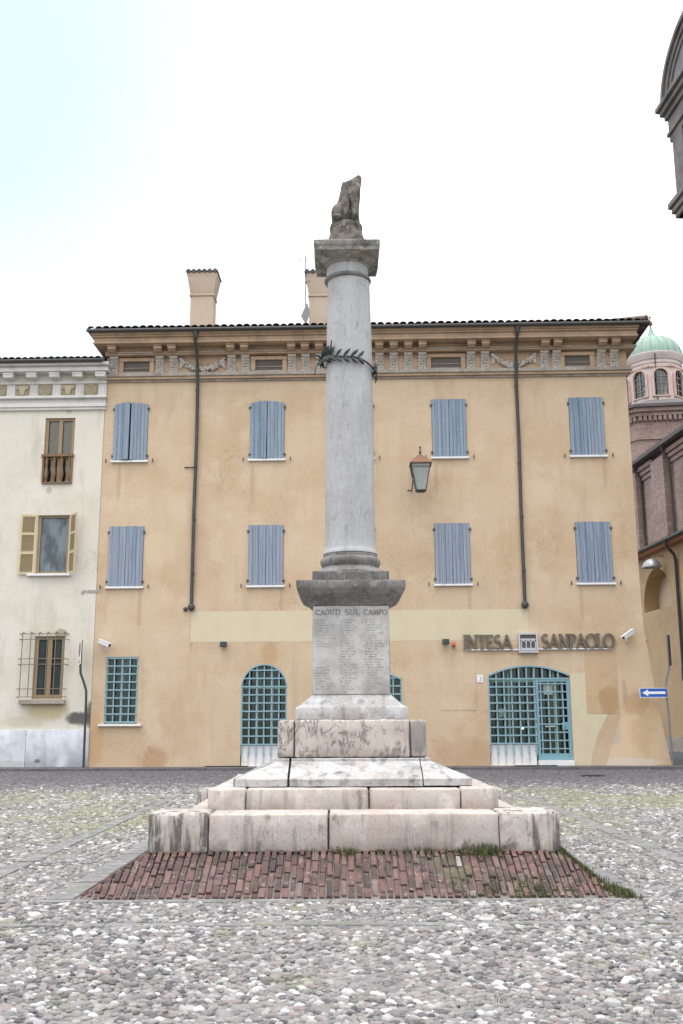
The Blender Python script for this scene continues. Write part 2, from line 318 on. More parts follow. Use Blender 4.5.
    def build(s, name, m, parent=None, smooth=False, bevel=0):
        me = bpy.data.meshes.new(name); me.from_pydata(s.v, [], s.f); me.update()
        if any(s.r):
            at = me.attributes.new('rnd', 'FLOAT', 'FACE'); at.data.foreach_set('value', s.r)
        if bevel:
            bm = bmesh.new(); bm.from_mesh(me); bmesh.ops.remove_doubles(bm, verts=bm.verts, dist=1e-5)
            ed = [e for e in bm.edges if len(e.link_faces) == 2 and e.calc_face_angle(0) > .6]
            bmesh.ops.bevel(bm, geom=ed, offset=bevel, segments=2, affect='EDGES', clamp_overlap=True, profile=.6)
            bm.to_mesh(me); bm.free()
        if smooth:
            me.polygons.foreach_set('use_smooth', [True]*len(me.polygons))
            try: me.set_sharp_from_angle(angle=R(smooth if smooth is not True else 40))
            except Exception: pass
        me.materials.append(MATS[m] if isinstance(m, str) else m)
        o = bpy.data.objects.new(name, me); COL.objects.link(o)
        if parent is not None: o.parent = parent
        return o

def tag(o, label, cat, group=None, kind=None):
    o['label'] = label; o['category'] = cat
    if group: o['group'] = group
    if kind: o['kind'] = kind
    return o
def struct(o, label=None):
    o['kind'] = 'structure'
    if label: o['label'] = label
    return o
def thing(name, label, cat, loc=(0, 0, 0), rz=0, group=None):
    o = bpy.data.objects.new(name, None); COL.objects.link(o); o.empty_display_size = .2
    o.location = loc; o.rotation_euler = (0, 0, rz); return tag(o, label, cat, group)
def dup(o, parent, loc=None, rz=None):
    c = o.copy(); COL.objects.link(c); c.parent = parent
    if loc is not None: c.location = loc
    if rz is not None: c.rotation_euler = (0, 0, rz)
    for ch in [x for x in o.children if x is not c]:
        d = ch.copy(); COL.objects.link(d); d.parent = c
    return c

# ------------------------------------------------------------------ camera
F_, T_, RO = 1000., math.atan(.21), R(.25)
fw = Vector((0, math.cos(T_), math.sin(T_))); rt = Vector((1, 0, 0)); up = rt.cross(fw)
r2 = rt*math.cos(RO)-up*math.sin(RO); u2 = up*math.cos(RO)+rt*math.sin(RO)
cd = bpy.data.cameras.new('camera'); cam = bpy.data.objects.new('camera', cd); COL.objects.link(cam)
cam.matrix_world = Matrix(((r2.x, u2.x, -fw.x, 0), (r2.y, u2.y, -fw.y, 0), (r2.z, u2.z, -fw.z, 1.6), (0, 0, 0, 1)))
cd.sensor_fit = 'VERTICAL'; cd.sensor_height = 36; cd.lens = F_*36/1024; cd.clip_end = 3000
sc.camera = cam

# ------------------------------------------------------------------ ground
YAW = R(1.6)
MX, MY = .11, 12.55                                  # centre of the memorial
t = NT('piazza_ground')
c = t.mix(t.rng(t.noise(1.2, 6, .65, True), .4, .66), (.215, .205, .19), (.145, .138, .13))
c = t.mix(t.math('MULTIPLY', t.rng(t.noise(30, 5, .7, True), .52, .68), .7), c, (.30, .288, .27))
c = t.mix(t.math('MULTIPLY', t.rng(t.noise(14, 5, .7, True), .54, .68), .6), c, (.12, .115, .11))
moss_w = t.N('ShaderNodeNewGeometry'); sp = t.N('ShaderNodeSeparateXYZ'); t.l.new(moss_w.outputs['Position'], sp.inputs[0])
def moss(t, sp):
    """green film that has grown on the far, less walked part of the square"""
    a = t.rng(sp.outputs[1], 13.5, 17); b = t.rng(sp.outputs[1], 26.5, 22.5)
    side = t.rng(t.math('ABSOLUTE', sp.outputs[0]), 2.2, 3.6)
    n = t.rng(t.noise((.45, .22, 1), 6, .7, True), .40, .60); n2 = t.rng(t.noise((1.6, 1.0, 1), 6, .7, True), .54, .66)
    far = t.math('MULTIPLY', t.math('MULTIPLY', a, b), t.math('MULTIPLY', side, n))
    near = t.math('MULTIPLY', t.math('MULTIPLY', n2, .55), t.rng(sp.outputs[1], 27, 20))
    return t.math('MAXIMUM', far, near)
mf = moss(t, sp)
c = t.mix(t.math('MULTIPLY', mf, .85), c, (.15, .16, .055))
c = t.mix(t.math('MULTIPLY', t.rng(t.math('ADD', sp.outputs[1], t.math('MULTIPLY', t.noise(.5, 5, .7, True), 4)), 25.5, 29.5), .9), c, (.075, .08, .088))
t.l.new(c, t.b.inputs['Base Color']); t.b.inputs['Roughness'].default_value = .95
t.bump(t.noise(45, 6, .7, True), .5, .01); MATS['piazza_ground'] = t.m
g = MB(); xs = [-1500, -60, -20, 20, 60, 1500]; ys = [-1500, -20, 10, 40, 80, 1500]
g.add([(x, y, 0) for y in ys for x in xs], [(j*6+i, j*6+i+1, (j+1)*6+i+1, (j+1)*6+i) for j in range(5) for i in range(5)])
struct(g.build('piazza_ground', 'piazza_ground'), 'pale mortar bed of the cobbled square')

def wpt(u, off, z=0):                                # facade frame to world
    return Vector((u*math.cos(YAW)-off*math.sin(YAW), 36-u*math.sin(YAW)-off*math.cos(YAW), z))
# pavement along the facades, with a kerb
m = MB(); m.cur = .1; x = -30
while x < 16:
    w = random.uniform(.9, 1.5); h = .10+random.uniform(-.004, .004)
    m.stone(x, x+w-.008, 34.55, 34.83, -.1, h, .012, .3, .004, x); x += w
x = -30
while x < 16:
    w = random.uniform(.7, 1.2)
    for y0, y1 in ((34.84, 35.42), (35.43, 36.3)):
        m.stone(x, x+w-.006, y0, y1-.006, -.1, .09+random.uniform(-.003, .003), .008, .4, .003, x+y0)
    x += w
o = m.build('pavement', 'pavement_grey'); struct(o, 'dark grey stone pavement along the house fronts')
o.location = (0, 36, 0); o.rotation_euler = (0, 0, -YAW)
me = o.data
for v in me.vertices: v.co.y -= 36
# ring strips of paving slabs round the memorial
def strip(m, x0, y0, x1, y1, w, ln):
    d = Vector((x1-x0, y1-y0, 0)); L = d.length; d.normalize(); a = math.atan2(d.y, d.x); s_ = 0; k = 0
    while s_ < L:
        l = min(random.uniform(.75, 1.25)*ln, L-s_); M = Matrix.Translation((x0, y0, 0)) @ Matrix.Rotation(a, 4, 'Z')
        h = .012+random.uniform(0, .008); m.cur = random.random()*.9+.05
        m.stone(s_, s_+l-.012, -w/2, w/2, -.06, h, .012, .16, .008, s_+x0, f=lambda p: M @ p); s_ += l; k += 1
m = MB()
hx, hyf, hyb = 2.56, 2.79, 2.79
hxr = 2.42                                           # the right side of the skirt is steeper
strip(m, MX-hx-.36, MY-hyf-.10, MX+hxr+.36, MY-hyf-.10, .15, .4)
strip(m, MX-hx-.17, MY-hyf+.0, MX-hx-.17, MY+hyb+.3, .27, .5)
strip(m, MX+hxr+.17, MY-hyf+.0, MX+hxr+.17, MY+hyb+.3, .27, .5)
strip(m, MX-hx-.36, MY+hyb+.2, MX+hx+.36, MY+hyb+.2, .3, .7)
struct(m.build('paving_strip', 'paving_slab'), 'grey slab border round the brick skirt')
m = MB()
strip(m, -7.5, 8.58, 7.5, 8.58, .15, .33)
strip(m, -3.72, 8.7, -3.72, 22.5, .24, .6); strip(m, 3.95, 8.7, 3.95, 22.5, .24, .6)
struct(m.build('paving_strip', 'paving_slab'), 'narrow slab lines dividing the cobbles')

# cobblestones: one object, instanced pebbles set in the mortar
def cobbles():
    pts = []
    def fill(x0, x1, y0, y1, pitch, mask):
        ny = int((y1-y0)/(pitch*.80)); nx = int((x1-x0)/(pitch*1.12))
        jj, ii = np.meshgrid(np.arange(ny), np.arange(nx), indexing='ij')
        X = x0+(ii+.5*(jj % 2))*pitch*1.12+rng.normal(0, pitch*.16, ii.shape); Y = y0+jj*pitch*.80+rng.normal(0, pitch*.13, ii.shape)
        P = np.stack([X.ravel(), Y.ravel(), np.full(X.size, pitch)], 1); pts.append(P[mask(P[:, 0], P[:, 1])])
    def ok(x, y):
        a = (np.abs(x) < .50*y+1.6)
        inn = (x-MX > -2.86) & (x-MX < hxr+.31) & (y > MY-hyf-.19) & (y < MY+hyb+.38)
        s2 = (np.abs(y-8.58) < .10) | ((np.abs(x+3.72) < .15) & (y > 8.5) & (y < 22.5)) | ((np.abs(x-3.95) < .15) & (y > 8.5) & (y < 22.5))
        return a & ~inn & ~s2
    fill(-7.6, 7.6, 4.6, 12, .047, ok); fill(-12, 12, 12, 20, .058, ok); fill(-20, 20, 20, 34.75, .088, lambda x, y: ok(x, y) & (y < 34.45-x*math.sin(YAW)))
    P = np.concatenate(pts); n = len(P)
    keep = rng.random(n) > .20; P = P[keep]; n = len(P)
    s = P[:, 2]*np.exp(rng.normal(0, .30, n)); s = np.clip(s, .026, .125)
    asp = rng.uniform(.50, .85, n)
    S = np.stack([s*.60, s*.60*asp, s*rng.uniform(.28, .44, n)], 1)
    rnd = rng.random(n)
    und = np.sin(P[:, 0]*1.9+np.sin(P[:, 1]*1.3)*1.4)*np.sin(P[:, 1]*1.6+.7*np.sin(P[:, 0]*2.1))+.6*np.sin(P[:, 0]*5.1+1)*np.sin(P[:, 1]*4.3)
    Z = .004+.0045*und+rng.uniform(-.006, .007, n)-S[:, 2]*.40
    me = bpy.data.meshes.new('cobblestones'); me.vertices.add(n)
    me.vertices.foreach_set('co', np.stack([P[:, 0], P[:, 1], Z], 1).astype(np.float32).ravel())
    ang = rng.normal(0, .55, n)
    rot = np.stack([rng.normal(0, .13, n), rng.normal(0, .13, n), ang], 1)
    for nm, dat in (('scl', S), ('rot', rot)):
        at = me.attributes.new(nm, 'FLOAT_VECTOR', 'POINT'); at.data.foreach_set('vector', dat.astype(np.float32).ravel())
    road = 1/(1+np.exp(-(P[:, 1]+rng.normal(0, 1.4, n)-25.6)/.7))
    for nm, dat in (('rnd', rnd), ('road', road)):
        at = me.attributes.new(nm, 'FLOAT', 'POINT'); at.data.foreach_set('value', dat.astype(np.float32))
    at = me.attributes.new('pick', 'INT', 'POINT'); at.data.foreach_set('value', rng.integers(0, 4, n).astype(np.int32))
    me.update()
    t = NT('cobble')
    a = t.N('ShaderNodeAttribute', attribute_name='rnd', attribute_type='INSTANCER')
    r = t.N('ShaderNodeValToRGB'); r.color_ramp.interpolation = 'LINEAR'; e = r.color_ramp.elements
    ramp = [(0, (.06, .058, .066)), (.16, (.115, .11, .118)), (.34, (.172, .162, .162)), (.52, (.22, .21, .202)), (.64, (.215, .168, .155)), (.78, (.28, .273, .265)), (.91, (.36, .357, .35)), (1, (.58, .58, .575))]
    while len(e) < len(ramp): e.new(.5)
    for i, (p, q) in enumerate(ramp): e[i].position = p; e[i].color = (*q, 1)
    t.l.new(a.outputs['Fac'], r.inputs[0]); c = r.outputs[0]
    c = t.mix(t.math('MULTIPLY', t.rng(t.noise(24, 6, .7, True), .5, .72), .5), c, (.36, .35, .335))
    c = t.mix(t.math('MULTIPLY', t.rng(t.noise(38, 6, .7, True), .52, .7), .4), c, (.14, .13, .125))
    c = t.mix(t.math('MULTIPLY', t.rng(t.noise(.9, 7, .7, True), .44, .62), .42), c, (.205, .197, .187))
    c = t.mix(t.math('MULTIPLY', t.rng(t.noise(1.7, 7, .7, True), .56, .68), .45), c, (.15, .145, .13))
    b = t.N('ShaderNodeAttribute', attribute_name='road', attribute_type='INSTANCER')
    dk = t.mix(.80, c, (.07, .068, .076)); c = t.mix(b.outputs['Fac'], c, dk)
    gm = t.N('ShaderNodeNewGeometry'); sp = t.N('ShaderNodeSeparateXYZ'); t.l.new(gm.outputs['Position'], sp.inputs[0])
    c = t.mix(t.math('MULTIPLY', moss(t, sp), .50), c, (.19, .195, .085))
    t.l.new(c, t.b.inputs['Base Color']); t.b.inputs['Roughness'].default_value = .72; t.b.inputs['Specular IOR Level'].default_value = .35
    t.bump(t.noise(70, 5, .7, True), .25, .004)
    ng = bpy.data.node_groups.new('cobble_scatter', 'GeometryNodeTree')
    ng.interface.new_socket('Geometry', in_out='INPUT', socket_type='NodeSocketGeometry'); ng.interface.new_socket('Geometry', in_out='OUTPUT', socket_type='NodeSocketGeometry')
    N = ng.nodes.new; L = ng.links.new; gi = N('NodeGroupInput'); go = N('NodeGroupOutput')
    join = N('GeometryNodeJoinGeometry')
    for k in range(4):
        ico = N('GeometryNodeMeshIcoSphere'); ico.inputs['Radius'].default_value = 1; ico.inputs['Subdivisions'].default_value = 3
        ps = N('GeometryNodeInputPosition'); nz = N('ShaderNodeTexNoise'); nz.noise_dimensions = '4D'; nz.inputs['Scale'].default_value = .8; nz.inputs['Detail'].default_value = 2; nz.inputs['W'].default_value = k*9.3
        L(ps.outputs[0], nz.inputs['Vector'])
        sub = N('ShaderNodeVectorMath'); sub.operation = 'SUBTRACT'; L(nz.outputs['Color'], sub.inputs[0]); sub.inputs[1].default_value = (.5, .5, .5)
        mul = N('ShaderNodeVectorMath'); mul.operation = 'SCALE'; L(sub.outputs[0], mul.inputs[0]); mul.inputs['Scale'].default_value = 1.1
        st = N('GeometryNodeSetPosition'); L(ico.outputs[0], st.inputs['Geometry']); L(mul.outputs[0], st.inputs['Offset'])
        sm = N('GeometryNodeSetMaterial'); sm.inputs['Material'].default_value = t.m; L(st.outputs[0], sm.inputs[0])
        ss = N('GeometryNodeSetShadeSmooth'); L(sm.outputs[0], ss.inputs[0])
        gin = N('GeometryNodeGeometryToInstance'); L(ss.outputs[0], gin.inputs[0]); L(gin.outputs[0], join.inputs[0])
    iop = N('GeometryNodeInstanceOnPoints'); L(gi.outputs[0], iop.inputs['Points']); L(join.outputs[0], iop.inputs['Instance']); iop.inputs['Pick Instance'].default_value = True
    def attr(nm, typ):
        a = N('GeometryNodeInputNamedAttribute'); a.data_type = typ; a.inputs['Name'].default_value = nm; return a.outputs[0]
    L(attr('pick', 'INT'), iop.inputs['Instance Index'])
    L(attr('rot', 'FLOAT_VECTOR'), iop.inputs['Rotation']); L(attr('scl', 'FLOAT_VECTOR'), iop.inputs['Scale'])
    L(iop.outputs[0], go.inputs[0])
    o = bpy.data.objects.new('cobblestones', me); COL.objects.link(o); me.materials.append(t.m)
    md = o.modifiers.new('scatter', 'NODES'); md.node_group = ng
    tag(o, 'rounded grey and white river cobbles covering the square', 'cobblestones', kind='stuff')
cobbles()

# grass: blades in tufts
def blades(m, x, y, z, n, h, spread, lean=.4):
    for _ in range(n):
        a = random.random()*6.283; r = spread*random.random()**.7; px, py = x+r*math.cos(a), y+r*math.sin(a)
        hh = h*random.uniform(.5, 1.15); d = random.random()*6.283; l = hh*lean*random.uniform(.3, 1.4); w = .0022+hh*.022
        ca, sa = math.cos(d), math.sin(d); zz = z if not callable(z) else z(px, py)
        b0 = (px-sa*w, py+ca*w, zz-.01); b1 = (px+sa*w, py-ca*w, zz-.01)
        mx, my = px+ca*l*.35, py+sa*l*.35
        m.cur = random.random()*.98+.01
        m.add([b0, b1, (mx+sa*w*.7, my-ca*w*.7, zz+hh*.6), (mx-sa*w*.7, my+ca*w*.7, zz+hh*.6), (px+ca*l, py+sa*l, zz+hh)], [(0, 1, 2, 3), (3, 2, 4)])
SK_H = .335; S1 = 2.065                              # skirt height, half width of the lowest step
def skirt_z(x, y):
    dx = abs(x-MX); dy = abs(y-MY)
    fx = (dx-S1)/((hxr if x > MX else hx)-S1); fy = (dy-S1)/(hyf-S1); f = max(fx, fy)
    return max(0., min(1., 1-f))*SK_H+.012
m = MB()
for x, n, h in [(-.35, 14, .07), (-.1, 30, .10), (.02, 40, .11), (.3, 18, .07), (.62, 26, .08), (.78, 30, .09), (.95, 18, .06), (1.15, 40, .11), (1.3, 60, .14), (1.42, 50, .14), (1.5, 30, .10), (1.05, 22, .07), (.45, 16, .06), (-.7, 8, .05), (-1.2, 6, .05)]:
    blades(m, MX+x-.05, MY-S1-.05, skirt_z, int(n*2), h*.55, .09)
for k in range(60):
    x = random.gauss(1.72, .22); y = MY-hyf+abs(random.gauss(.03, .13)); blades(m, x, y, skirt_z, 18, .035, .05)
for k in range(25):
    x = random.uniform(-2.2, 2.2); y = MY-random.uniform(S1+.05, hyf); blades(m, x, y, skirt_z, 5, .035, .03)
for k in range(220):                                   # over the right hip of the skirt
    f = random.random(); x = MX+hxr+.0-f*(hxr-S1)+random.gauss(.05, .07)+.04*(1-f); y = MY-hyf-.02+f*(hyf-S1)+random.gauss(.08, .12)+.25*f
    blades(m, x, max(y, MY-hyf-.10), skirt_z, 16, .04+.02*random.random(), .06)
for k in range(160):
    y = MY-hyf+random.random()*2.6; blades(m, MX+hxr+random.gauss(.02, .06), y, skirt_z, 8, .045, .06)
tag(m.build('grass', 'grass'), 'green grass tufts growing at the foot of the memorial steps and over its brick skirt', 'grass', kind='stuff')
m = MB()
for cl in range(190):                                  # low moss and seedlings in the joints, in drifts
    y = random.uniform(5.8, 14); x = random.uniform(-.45*y, .45*y)
    if abs(x-MX) < 3 and y > MY-hyf-.2 or noise.noise(Vector((x*.9, y*.9, 4.4))) < .02: continue
    for k in range(random.randint(3, 14)):
        blades(m, x+random.gauss(0, .16), y+random.gauss(0, .12), .006, random.randint(4, 9), random.uniform(.010, .020), .03, 1.3)
for k in range(26): blades(m, 2.46+random.gauss(0, .10), 7.05+random.gauss(0, .09), .010, 22, .035, .05, .9)
for k in range(900):
    y = random.uniform(13, 25); x = random.choice((-1, 1))*random.uniform(3, .44*y)
    blades(m, x, y, .008, 5, .022, .06, .9)
tag(m.build('grass_tufts', 'grass'), 'short green moss and grass between the cobbles', 'grass', kind='stuff')

# ------------------------------------------------------------------ war memorial column
mem = thing('war_memorial', 'tall grey marble column on stepped pinkish stone base with inscribed panel', 'monument', (MX, MY, 0))
# brick skirt
m = MB(); m.add([(-hx, -hyf, 0), (hx, -hyf, 0), (hx, hyb, 0), (-hx, hyb, 0), (-S1+.1, -S1+.1, SK_H-.0), (S1-.1, -S1+.1, SK_H), (S1-.1, S1-.1, SK_H), (-S1+.1, S1-.1, SK_H)],
    [(0, 1, 5, 4), (1, 2, 6, 5), (2, 3, 7, 6), (3, 0, 4, 7), (4, 5, 6, 7)])
sk = m.build('brick_skirt', 'mortar', mem)
m = MB()
def brick_side(out0, in0, half0, half1, rot):
    run = out0-in0; L = math.hypot(run, SK_H); a = math.atan2(SK_H, run)
    M = Matrix.Rotation(rot, 4, 'Z') @ Matrix.Translation((0, -out0, 0)) @ Matrix.Rotation(a, 4, 'X')
    w = .059; x = -half0; k = 0
    while x < half0:
        ww = w*random.uniform(.85, 1.18); xc = x+ww/2; y = 0.
        lim = L if abs(xc) < half1 else L*max(0, (half0-abs(xc))/(half0-half1))
        y = -random.uniform(.02, .24); k += 1
        while y < lim-.02:
            l = .225*random.uniform(.8, 1.12); y0 = max(y, .004); y1 = min(y+l, lim-.004)
            if y1-y0 > .03:
                m.cur = min(.999, max(.01, random.random()*.96 if random.random() > .008 else 1.)); h = .022+random.uniform(-.010, .010); tw = random.uniform(-.015, .015)
                Mb = M @ Matrix.Translation((xc, (y0+y1)/2, 0)) @ Matrix.Rotation(tw, 4, 'Z') @ Matrix.Rotation(random.uniform(-.03, .03), 4, 'X')
                m.stone(-ww/2+.002, ww/2-.002, -(y1-y0)/2, (y1-y0)/2, -.05, h, .008, .06, .006, k+y0*9, f=lambda p: Mb @ p)
            y += l+.012
        x += ww+.010
brick_side(hyf, S1-.03, hx, S1-.03, 0); brick_side(hx, S1-.03, hyf, S1-.03, R(90)); brick_side(hx, S1-.03, hyf, S1-.03, R(-90)); brick_side(hyb, S1-.03, hx, S1-.03, R(180))
ks = (hxr-S1)/(hx-S1); squeeze = lambda p: (S1-.03+(p[0]-S1+.03)*ks if p[0] > S1-.03 else p[0], p[1], p[2])
m.v = [squeeze(p) for p in m.v]; m.build('brick', 'brick', sk, smooth=50)
for v in sk.data.vertices: v.co = squeeze(v.co)

ROT = [Matrix.Rotation(R(90*k), 4, 'Z') for k in range(4)]
def ring(name, hw, z0, z1, corner, depth, joints, mats, seedo, fill, inset=0):
    """step of dressed blocks: four corner blocks and, on each side, slabs between the joints"""
    st = MB().box(-hw+.04+inset, hw-.04-inset, -hw+.04, hw-.04, z0+.01, fill).build(name, 'joint_dark', mem)
    for k, Rm in enumerate(ROT):
        b = MB(); b.stone(-hw-.006, -hw+corner, -hw-.006, -hw+corner, z0-.01, z1+.006, .022, .06, .007, seedo+k, f=lambda p: Rm @ p); b.build('stone_block', mats[0], st, smooth=45)
        js = [-hw+corner]+joints+[hw-corner]
        for a, c_ in zip(js[:-1], js[1:]):
            b = MB(); dz = random.uniform(-.006, .004)
            yi = -hw+(inset if k % 2 else 0); b.stone(a+.009, c_-.009, yi+random.uniform(0, .010), yi+depth, z0, z1+dz, .016, .07, .005, seedo+a*3+k, f=lambda p: Rm @ p); b.build('stone_block', mats[1], st, smooth=45)
    return st
ring('lower_step', 2.067, .325, .70, .60, .66, [-.255], ('stone_stained', 'stone_pink'), 1, .66, .31)
ring('upper_step', 1.538, .675, .905, .39, .45, [.17], ('stone_pink', 'stone_pink'), 11, .87)
# sloped course
sl = MB().box(-1.2, 1.2, -1.2, 1.2, .88, .95).box(-.82, .82, -.82, .82, .95, 1.17).build('sloped_course', 'joint_dark', mem)
for k, Rm in enumerate(ROT):
    def prof(p):                                       # p.y: 0 outer face ... 1 inner; lifts the top of the block along the slope
        return p
    def slope_piece(xa, xb, seed, hipL=False):
        b = MB(); nx = max(3, int((xb-xa)/.07)); rows = [(-1.29, .915), (-1.288, .93), (-1.29, .99), (-1.275, 1.003), (-1.18, 1.045), (-1.06, 1.092), (-.93, 1.142), (-.90, 1.152), (-.886, 1.165), (-.886, 1.19), (-.875, 1.197), (-.80, 1.199)]
        vs = []
        for i in range(nx+1):
            for (y, z) in rows:
                x = xa+(xb-xa)*i/nx
                if hipL: x = -abs(y)+(xb+abs(y))*i/nx   # mitred at the corner
                q = Vector((x*5+seed, y*5, z*5)); d = .007*noise.noise(q)+.004*noise.noise(q*3.5)
                vs.append(Rm @ Vector((x, y+d, z+d*.6)))
        nr = len(rows)
        fs = [(i*nr+j, (i+1)*nr+j, (i+1)*nr+j+1, i*nr+j+1) for i in range(nx) for j in range(nr-1)]
        b.add(vs, fs)
        b.add([vs[j] for j in range(nr)]+[Rm @ Vector((xa if not hipL else -.8, -.8, .92))], [tuple(range(nr+1))])
        b.add([vs[nx*nr+j] for j in range(nr)]+[Rm @ Vector((xb, -.8, .92))], [tuple(reversed(range(nr+1)))])
        b.build('stone_block', 'stone_weathered', sl, smooth=40)
    slope_piece(-1.29, -.715, k*3.1, True)
    slope_piece(-.69, .76, k*3.1+1.3)
    def mirror_piece(seed):
        b = MB(); nx = 9; rows = [(-1.30, .92), (-1.298, .935), (-1.30, .99), (-1.285, 1.003), (-1.18, 1.048), (-1.06, 1.096), (-.93, 1.146), (-.90, 1.154), (-.886, 1.165), (-.886, 1.19), (-.875, 1.197), (-.80, 1.199)]
        vs = []
        for i in range(nx+1):
            for (y, z) in rows:
                x = .772+(abs(y)-.772)*i/nx; q = Vector((x*5+seed, y*5, z*5)); d = .007*noise.noise(q)+.005*noise.noise(q*3.5)
                vs.append(Rm @ Vector((x, y+d, z+d*.6)))
        nr = len(rows); b.add(vs, [(i*nr+j, (i+1)*nr+j, (i+1)*nr+j+1, i*nr+j+1) for i in range(nx) for j in range(nr-1)])
        b.add([vs[j] for j in range(nr)]+[Rm @ Vector((.772, -.8, .92))], [tuple(range(nr+1))])
        b.build('stone_block', 'stone_weathered', sl, smooth=40)
    mirror_piece(k*3.1+2.2)
# plinth block, cracked into a front slab and two sides
t = NT('stone_veined')
c = t.mix(t.rng(t.noise(1.6, 6), .42, .66), (.47, .415, .37), (.37, .32, .285))
c = t.mix(t.math('MULTIPLY', t.rng(t.noise(4, 7, .7), .54, .70), .6), c, (.54, .51, .48))
v = t.math('ABSOLUTE', t.math('SUBTRACT', t.noise((6, 6, 2.6), 7, .7, dist=1.2), .5))
vm = t.math('MULTIPLY', t.rng(v, .040, .006), t.rng(t.noise(2.4, 4), .38, .52))
c = t.mix(t.math('MULTIPLY', vm, .85), c, (.10, .095, .09))
c = t.mix(t.math('MULTIPLY', t.rng(t.noise((7, 7, 2), 6, .7), .54, .66), .75), c, (.16, .15, .14))
c = t.mix(t.math('MULTIPLY', t.rng(t.noise(32, 6, .7), .54, .66), .55), c, (.28, .25, .23))
c = t.mix(t.math('MULTIPLY', t.ellipse(.76, 1.45, .14, .22, .3), .75), c, (.19, .18, .17))
t.l.new(c, t.b.inputs['Base Color']); t.b.inputs['Roughness'].default_value = .85; t.bump(t.noise(30, 8, .7), .4, .008); MATS['stone_veined'] = t.m
pb = MB().stone(-.655, .655, -.85, .85, 1.205, 1.625, .022, .06, .006, 3).build('plinth_block', 'stone_veined', mem, smooth=45)
for s_ in (-1, 1):
    b = MB().stone(min(s_*.668, s_*.852), max(s_*.668, s_*.852), -.845, .85, 1.205, 1.62, .022, .06, .007, 5+s_); b.build('stone_block', 'stone_veined', pb, smooth=45)
MB().box(-.67, .67, -.83, .83, 1.21, 1.60).build('mortar_joint', 'joint_dark', pb)

def sq_profile(prof, nper=14, amp=.004, seed=0, ycut=None):
    """four-sided moulding swept round a square; profile of (half width, height)"""
    b = MB(); vs = []; n = len(prof)
    for hw, z in prof:
        for k in range(4):
            for i in range(nper):
                q = -1+2*i/nper; p = ROT[k] @ Vector((q*hw, -hw, z)); d = amp*(noise.noise(p*6+Vector((seed, 0, 0)))+.6*noise.noise(p*19))
                if i == 0: d -= abs(noise.noise(p*13))*amp*2
                vs.append((p.x*(1+d/hw), p.y*(1+d/hw), p.z+d*.4))
    m_ = 4*nper
    fs = [(i*m_+k, i*m_+(k+1) % m_, (i+1)*m_+(k+1) % m_, (i+1)*m_+k) for i in range(n-1) for k in range(m_)]
    fs += [tuple(reversed(range(m_))), tuple(range((n-1)*m_, n*m_))]
    return b.add(vs, fs)
sq_profile([(.640, 1.627), (.655, 1.632), (.660, 1.66), (.660, 1.755), (.650, 1.772), (.625, 1.782), (.60, 1.80), (.545, 1.85), (.505, 1.885), (.486, 1.897), (.478, 1.912), (.47, 1.914)], seed=2).build('base_moulding', 'stone_weathered', mem, smooth=35)
sq_profile([(.462, 1.90), (.463, 1.92), (.463, 2.2), (.463, 2.6), (.463, 2.97), (.463, 3.0)], 20, .007, 5).build('pedestal', 'stone_dark', mem, smooth=35)
sq_profile([(.466, 2.976), (.480, 2.985), (.486, 3.0), (.500, 3.03), (.530, 3.06), (.575, 3.085), (.615, 3.11), (.628, 3.135), (.642, 3.155), (.650, 3.165), (.655, 3.175), (.662, 3.25), (.655, 3.266), (.60, 3.275), (.5, 3.283)], 16, .006, 8).build('cap_moulding', 'stone_dark', mem, smooth=35)
sq_profile([(.46, 3.278), (.468, 3.285), (.470, 3.395), (.462, 3.405), (.44, 3.41)], 12, .005, 11).build('column_plinth', 'stone_dark', mem, smooth=35)
MB().lathe([(.452, 3.408), (.455, 3.42), (.440, 3.44), (.405, 3.462), (.375, 3.485), (.355, 3.497), (.352, 3.507), (.362, 3.52), (.376, 3.545), (.381, 3.572), (.376, 3.60), (.362, 3.618), (.345, 3.626), (.345, 3.655), (.338, 3.66), (.325, 3.675)], seg=48, wob=.004).build('column_base', 'stone_dark', mem, smooth=35)
pr = [(.342, 3.672), (.342, 3.70), (.330, 3.715), (.321, 3.75)]
for i in range(1, 40):
    f = i/39; pr.append((.320-.006*f-.032*f**2.2, 3.75+3.62*f))
MB().lathe(pr, seg=64, wob=.0035).build('column_shaft', 'column_marble', mem, smooth=40)
MB().lathe([(.281, 7.372), (.302, 7.378), (.313, 7.392), (.315, 7.405), (.310, 7.420), (.298, 7.430), (.281, 7.434)], (-.012, 0, 0), seg=56, wob=.003).build('astragal', 'stone_dark', mem, smooth=35)
MB().lathe([(.279, 7.37), (.279, 7.43), (.278, 7.575), (.29, 7.59)], (-.018, 0, 0), seg=56, wob=.003).build('column_neck', 'column_marble', mem, smooth=35)
MB().lathe([(.276, 7.572), (.290, 7.576), (.296, 7.590), (.300, 7.602), (.325, 7.613), (.362, 7.628), (.392, 7.645), (.406, 7.662), (.408, 7.675), (.40, 7.69)], (-.025, 0, 0), seg=56, wob=.004).build('capital', 'capital_stone', mem, smooth=35)
ab = sq_profile([(.395, 7.662), (.412, 7.668), (.416, 7.672), (.418, 7.722), (.424, 7.728), (.434, 7.745), (.438, 7.80), (.432, 7.808), (.38, 7.812)], 14, .006, 21).build('abacus', 'capital_stone', mem, smooth=35); ab.location = (-.025, 0, 0)
